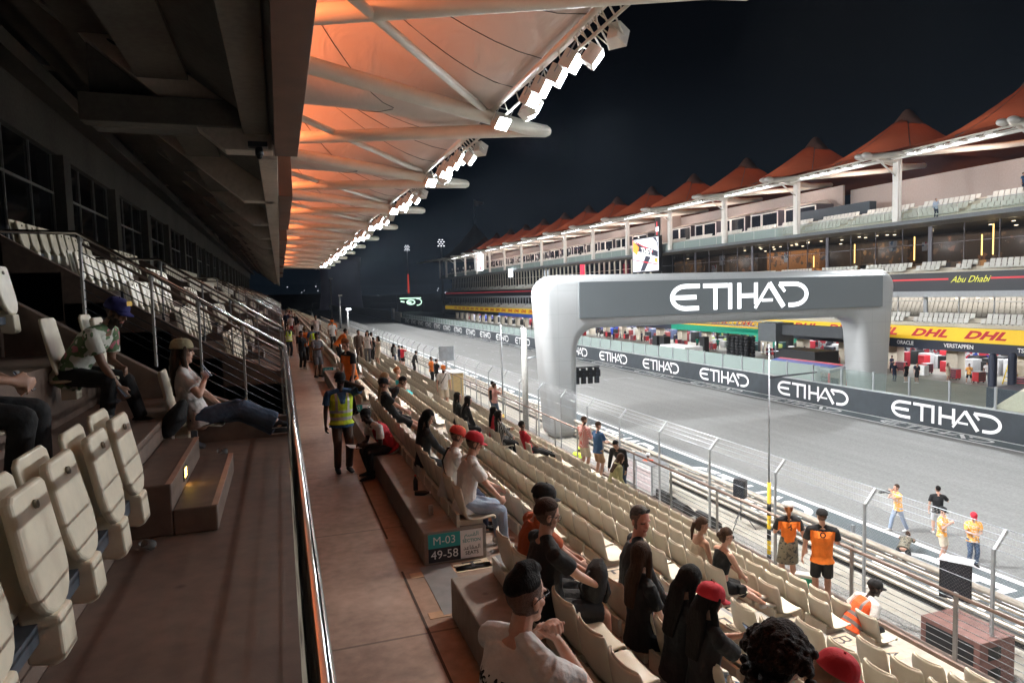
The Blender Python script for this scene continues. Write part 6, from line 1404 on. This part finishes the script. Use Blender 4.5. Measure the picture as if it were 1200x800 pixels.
for i, (x, y) in enumerate(((53.4, 38.9), (55.3, 38.7))):
    simple('padded_post', ['thick navy padded post at the right edge, nearer the gantry', 'thick navy padded post at the right edge, beside the ladder'][i], 'post', (x, y, GZ), [('pad', MB().lathe([(.28, 0), (.3, .1), (.3, 3.2), (.2, 3.45), (.05, 3.5)], (0, 0, 0), 14), M_NAVY)])
simple('equipment_wall', 'navy padded barrier wall at the right edge behind the glass screens', 'barrier', (46.5, 32.4, GZ), [('pad', MB().box(-.4, 3.5, -3.5, 1.6, 0, 1.9), M_NAVY)])
o = MB().prism([(24.5, -7.6), (28.9, -7.6), (27.1, -6.2), (24.5, -4.4)], 'x', 39.62, 41.6).build('ramp_hood', [M_BEIGE]); tag(o, 'sloping cream hood rising behind the slate wall at the right edge', 'canopy')
simple('drink_cabinet', 'low white cabinet in the garage mouth by the beige pillar', 'cabinet', (60.5, 51.2, GZ), [('body', MB().box(-.3, .3, -.5, .5, 0, 1.0), M_WB)])

# ------------------------------------------------------------------ beside the track
def spk(loc, lab, s=1., ang=0, legs=True):
    t = empty('loudspeaker', loc, lab, 'loudspeaker', None, R(ang))
    MB().prism([(-.16*s, -.20*s), (.12*s, -.26*s), (.16*s, -.26*s), (.16*s, .26*s), (.12*s, .26*s), (-.16*s, .20*s)], 'z', 1.25, 1.25+.72*s).build('cabinet', [M_BLACK], t, local=True, bevel=.015)
    MB().box(.161*s, .168*s, -.23*s, .23*s, 1.29, 1.21+.72*s).build('grille', [M_DARKM], t, local=True)
    MB().tube((0, 0, .35), (0, 0, 1.26), .02, n=8).build('pole', [M_DARKM], t, True, True)
    for a in (0, 120, 240): MB().tube((0, 0, .75), (.55*math.cos(R(a)), .55*math.sin(R(a)), .02), .014, n=6).build('leg', [M_DARKM], t, True, True)
    return t
spk((16.4, 21.6, GZ), 'black loudspeaker on a tripod behind the cable fence, beside the yellow and black pole', .95, 200)
s2 = spk((16.0, 12.45, GZ), 'larger black loudspeaker with a silver top behind the fence at the lower right', 1.35, 210)
MB().box(-.25, .25, -.36, .36, 2.225, 2.24).build('foil_top', [mat('foil', (.6,.62,.62), .3, .6, var=.4, scale=20, bump=.8, bscale=30)], s2, local=True)
simple('subwoofer', 'dusty brown boxed subwoofer on the gravel at the lower right', 'loudspeaker', (15.0, 11.4, GZ), [('cabinet', MB().box(-.55, .55, -.75, .75, .1, 1.2), mat('brown_box', (.17,.085,.07), .7, var=.2)), ('skid', MB().box(-.5, .5, -.7, .7, 0, .1), M_BLACK), ('grille', MB().box(-.3, .1, -.76, -.751, .75, 1.05).box(-.3, .1, -.76, -.751, .25, .55).box(-.561, -.551, -.6, .6, .2, 1.1), M_BLACK)])
t = empty('floor_monitor', (12.6, 24.2, GZ), 'black wedge monitor lying on the gravel behind the fence', 'loudspeaker', 'black wedge monitors on the gravel')
for i, (x, y) in enumerate(((15.5, 22.4), (15.4, 24.0), (15.6, 25.6))): simple('floor_monitor', ['black wedge monitor on the gravel, nearest of the three behind the fence', 'black wedge monitor on the gravel in the middle of the three', 'black wedge monitor on the gravel beside the white flight case'][i], 'loudspeaker', (x, y, GZ), [('cabinet', MB().prism([(-.3, 0), (.3, 0), (.3, .15), (-.1, .5), (-.3, .5)], 'y', -.45, .45), M_BLACK)])
bpy.data.objects.remove(t)
for i, (x, y, h) in enumerate(((15.7, 27.0, 1.45), (15.9, 28.7, 1.3))):
    simple('flight_case', ['white and silver flight case with drawers behind the cable fence', 'smaller silver flight case just behind the drawered one'][i], 'case', (x, y, GZ), [('body', MB().box(-.45, .45, -.7, .7, .12, h), M_WB), ('frame', MB().box(-.47, -.41, -.72, -.66, .1, h+.02).box(-.47, -.41, .66, .72, .1, h+.02).box(-.47, .47, -.72, .72, h, h+.03), M_STEEL), ('drawer', MB().box(-.458, -.451, -.6, .6, .2, .5).box(-.458, -.451, -.6, .6, .55, .85).box(-.458, -.451, -.6, .6, .9, 1.2), mat('drawer_pink', (.62,.52,.52), .5))])
pl = empty('antenna_pole', (12.3, 15.0, GZ), 'tall thin dark pole with yellow lower sleeve and small aerials beside the couple in orange', 'pole')
MB().tube((12.3, 15, -7.0), (12.3, 15, -1.55), .028, .018, 8).build('mast', [M_STEEL], pl, True); MB().tube((12.3, 15, GZ), (12.3, 15, -5.3), .05, n=8).build('sleeve', [mat('yellow_sleeve', (.75,.48,.02), .5)], pl, True)
b_ = MB()
for z in (-8.2, -7.6, -6.9, -6.2): b_.tube((12.3, 15, z), (12.3, 15, z+.32), .056, n=8)
b_.build('clamp', [M_BLACK], pl, True); MB().tube((12.0, 15, -1.75), (12.6, 15, -1.75), .012, n=6).tube((12.1, 15, -1.78), (12.1, 15, -1.5), .02, n=6).tube((12.5, 15, -1.78), (12.5, 15, -1.5), .02, n=6).build('aerial', [M_STEEL], pl, True)
MB().tube((12.3, 15, -2.45), (13.6, 14.7, -2.35), .03, .02, 6).build('arm', [M_DARKM], pl, True)
p2 = empty('lamp_post', (15, 42, GZ), 'thick pale post with a short arm left of the gantry leg', 'post')
MB().tube((15, 42, GZ), (15, 42, -2.3), .2, n=12).build('post', [mat('post_paint', (.38,.37,.34), .6)], p2, True); MB().tube((15, 42, -4.4), (16.1, 42, -4.2), .06, n=8).build('arm', [M_STEEL], p2, True)
p3 = empty('antenna_pole', (11.2, 35, GZ), 'thin pole, white above and yellow below, beside the couple left of the gantry', 'pole')
MB().tube((11.2, 35, -7), (11.2, 35, -1.7), .035, n=8).build('mast', [M_STEEL], p3, True); MB().tube((11.2, 35, GZ), (11.2, 35, -6.6), .06, n=8).build('sleeve', [MATS['yellow_sleeve']], p3, True)
for i, (x, y, h) in enumerate(((19.6, 172, 6.0), (20.5, 206, 9.5), (22.4, 268, 16))):
    t = empty('lamp_post', (x-4, y, GZ), ['short white lamp post with a lit head at the far end of the fence', 'taller slim white post beyond the short lamp post', 'tallest pale mast beyond the far end of the stand'][i], 'post')
    MB().tube((0, 0, 0), (0, 0, h), .28, .2, 8).build('post', [M_POST], t, True, True); MB().box(-.3, .8, -.3, .3, h, h+.4).build('head', [emis('post_lamp', (.9,.95,1.), 4) if i == 0 else M_WHITEM], t, local=True)
# far light masts
for i, (PXX, PYY, y, red) in enumerate(((477, 290, 420, 1), (517, 284, 300, 0))):
    d = V((CR[0][0]*(PXX-600)+CR[0][1]*(PYY-400)+CR[0][2]*800, CR[1][0]*(PXX-600)+CR[1][1]*(PYY-400)+CR[1][2]*800, CR[2][0]*(PXX-600)+CR[2][1]*(PYY-400)+CR[2][2]*800)); d = d*(y/d.y)
    t = empty('light_mast', (d.x, y, GZ), ['tall far light mast with a lamp crown and a red-lit foot', 'tall far light mast rising behind the corner of the pit building'][i], 'light mast')
    MB().tube((d.x, y, GZ), (d.x, y, d.z), .5, .3, 8).build('mast', [mat('far_mast', (.12,.12,.13), .6)], t, True)
    if red: MB().tube((d.x, y, GZ+10.5), (d.x, y, GZ+22), .62, .42, 8).build('red_foot', [emis('red_mast', (.75,.06,.03), .3)], t, True)
    hm_ = MB()
    for a in range(4):
        for b2 in range(3-(a % 2)): hm_.box(d.x-1.7+b2*1.3+(a % 2)*.6, d.x-1.1+b2*1.3+(a % 2)*.6, y-.4, y, d.z-1.8+a*.9, d.z-1.4+a*.9)
    hm_.build('lamp', [emis('mast_lamp', (.9,.93,1.), .9)], t)
fs = empty('led_screen', (52, 380, -2), 'small far screen with pale green rounded shapes at the end of the track', 'screen')
MB().box(61.5, 76, 380, 381, GZ, 0).build('cabinet', [M_BLACK], fs)
strk = MB(); strokes(strk, [[.6, (0,5.2), (12,5.2)], [.7]+arc(6.2,3.0,2.2,1.2,0,360,16), [.5]+arc(9.8,3.0,2.4,1.8,-100,100,12), [.8, (.5,3.6), (2.6,3.2)], [.9, (4.5,2.8), (6.5,2.8)]], .5, (63, 379.95, -7.0), (1,0,0), (0,0,1), (0,-1,0), .02); strk.build('picture', [emis('far_green', (.6, 1., .72), .9)], fs)
# distant town lights and dark mass
tw = empty('cooling_dome', (-20, 520, GZ), 'dim translucent round tower behind the far end of the stand', 'building')
MB().lathe([(16, 0), (14.5, 12), (14, 24), (15, 34), (15.5, 38)], (43, 520, GZ), 40).build('shell', [mat('dome_shell', (.035,.035,.055), .8, var=.25, scale=.08, emit=(.03,.03,.045), es=.10)], tw, True)
rl = random.Random(8); lt = MB()
for k in range(90):
    y = 900; x = rl.uniform(-10, 560); z = rl.uniform(-6, 14) if x < 70 else rl.uniform(-8, 8); s_ = rl.uniform(.4, 1.3); lt.box(x, x+s_, y, y+.4, z, z+s_*.8)
tag(lt.build('distant_lights', [emis('town_lights', (.8,.85,1.), .8)]), 'scattered small distant lights on the horizon', 'lights', kind='stuff')
o = MB().box(-200, 60, 600, 640, GZ, 3).box(60, 800, 880, 960, GZ, 1).build('distant_buildings', [mat('far_dark', (.012,.014,.018), .9)]); tag(o, kind='structure')
o = MB().prism([(24, GZ), (70, GZ), (70, -3.2), (24, -4.5)], 'y', 560, 566).build('far_bank', [mat('far_bank', (.04,.045,.05), .9)]); tag(o, kind='structure')
wb = simple('marker_board', 'white square board on a stand at the far outer edge of the track', 'board', (38.8, 250, GZ), [('board', MB().box(-.3, .3, -2.2, 2.2, .6, 4.6), M_WB), ('leg', MB().box(-.2, .2, -1.8, -1.5, 0, .6).box(-.2, .2, 1.5, 1.8, 0, .6), M_POST)])
mb = empty('plywood_booth', (11.4, 46, GZ), 'plywood booth with a pale flat roof among people at the fence', 'booth')
MB().box(10.1, 11.5, 44.6, 46.4, GZ, -5.35).build('wall', [mat('plywood', (.62,.44,.20), .6, var=.1)], mb); MB().box(10.0, 11.6, 44.5, 46.5, -5.35, -5.28).build('roof', [M_WB], mb); MB().box(10.5, 11.6, 47.4, 47.46, -4.75, -3.7).box(11.0, 11.06, 47.4, 47.46, -6, -4.75).build('board', [mat('pale_board', (.45,.5,.55), .5)], mb)
# ------------------------------------------------------------------ camera, sky, view
cd = bpy.data.cameras.new('camera'); cd.lens = 24; cd.sensor_width = 36; cd.sensor_fit = 'HORIZONTAL'; cd.clip_start = .05; cd.clip_end = 6000
co = bpy.data.objects.new('camera', cd); COL.objects.link(co)
Rm = Matrix(((CR[0][0], -CR[0][1], -CR[0][2]), (CR[1][0], -CR[1][1], -CR[1][2]), (CR[2][0], -CR[2][1], -CR[2][2])))
co.matrix_world = Rm.to_4x4(); SC.camera = co
w = bpy.data.worlds.new('World'); SC.world = w; w.use_nodes = True; N = w.node_tree.nodes; L = w.node_tree.links
bg = N['Background']; tc = N.new('ShaderNodeTexCoord'); sp = N.new('ShaderNodeSeparateXYZ'); L.new(tc.outputs['Generated'], sp.inputs[0]); rp = N.new('ShaderNodeValToRGB')
e = rp.color_ramp.elements; e[0].position = 0.0; e[0].color = (.0042, .0075, .012, 1); e[1].position = .5; e[1].color = (.0007, .0009, .0014, 1); q = e.new(.14); q.color = (.0032, .0055, .009, 1); q = e.new(.3); q.color = (.0014, .0021, .0034, 1)
L.new(sp.outputs['Z'], rp.inputs['Fac']); L.new(rp.outputs['Color'], bg.inputs['Color']); bg.inputs['Strength'].default_value = .45
SC.view_settings.view_transform = 'Standard'; SC.view_settings.look = 'None'; SC.view_settings.gamma = 1; SC.view_settings.exposure = EXPO
SC.render.engine = 'CYCLES'; c_ = SC.cycles; c_.max_bounces = 6; c_.diffuse_bounces = 4; c_.glossy_bounces = 3; c_.transmission_bounces = 4; c_.transparent_max_bounces = 12; c_.sample_clamp_indirect = 4; c_.use_denoising = True; c_.use_light_tree = True; c_.caustics_reflective = False; c_.caustics_refractive = False
hz = bpy.data.materials.new('haze'); hz.use_nodes = True; N = hz.node_tree.nodes; L = hz.node_tree.links; N.remove(N['Principled BSDF'])
pv = N.new('ShaderNodeVolumePrincipled'); pv.inputs['Color'].default_value = (.70, .82, 1., 1); pv.inputs['Density'].default_value = .00012; pv.inputs['Anisotropy'].default_value = .45
L.new(pv.outputs[0], N['Material Output'].inputs['Volume'])
tag(MB().box(-1600, 1600, -210, 2700, GZ-1.3, 36).build('haze', [hz]), 'thin night haze glowing around the floodlights', 'haze', kind='stuff')
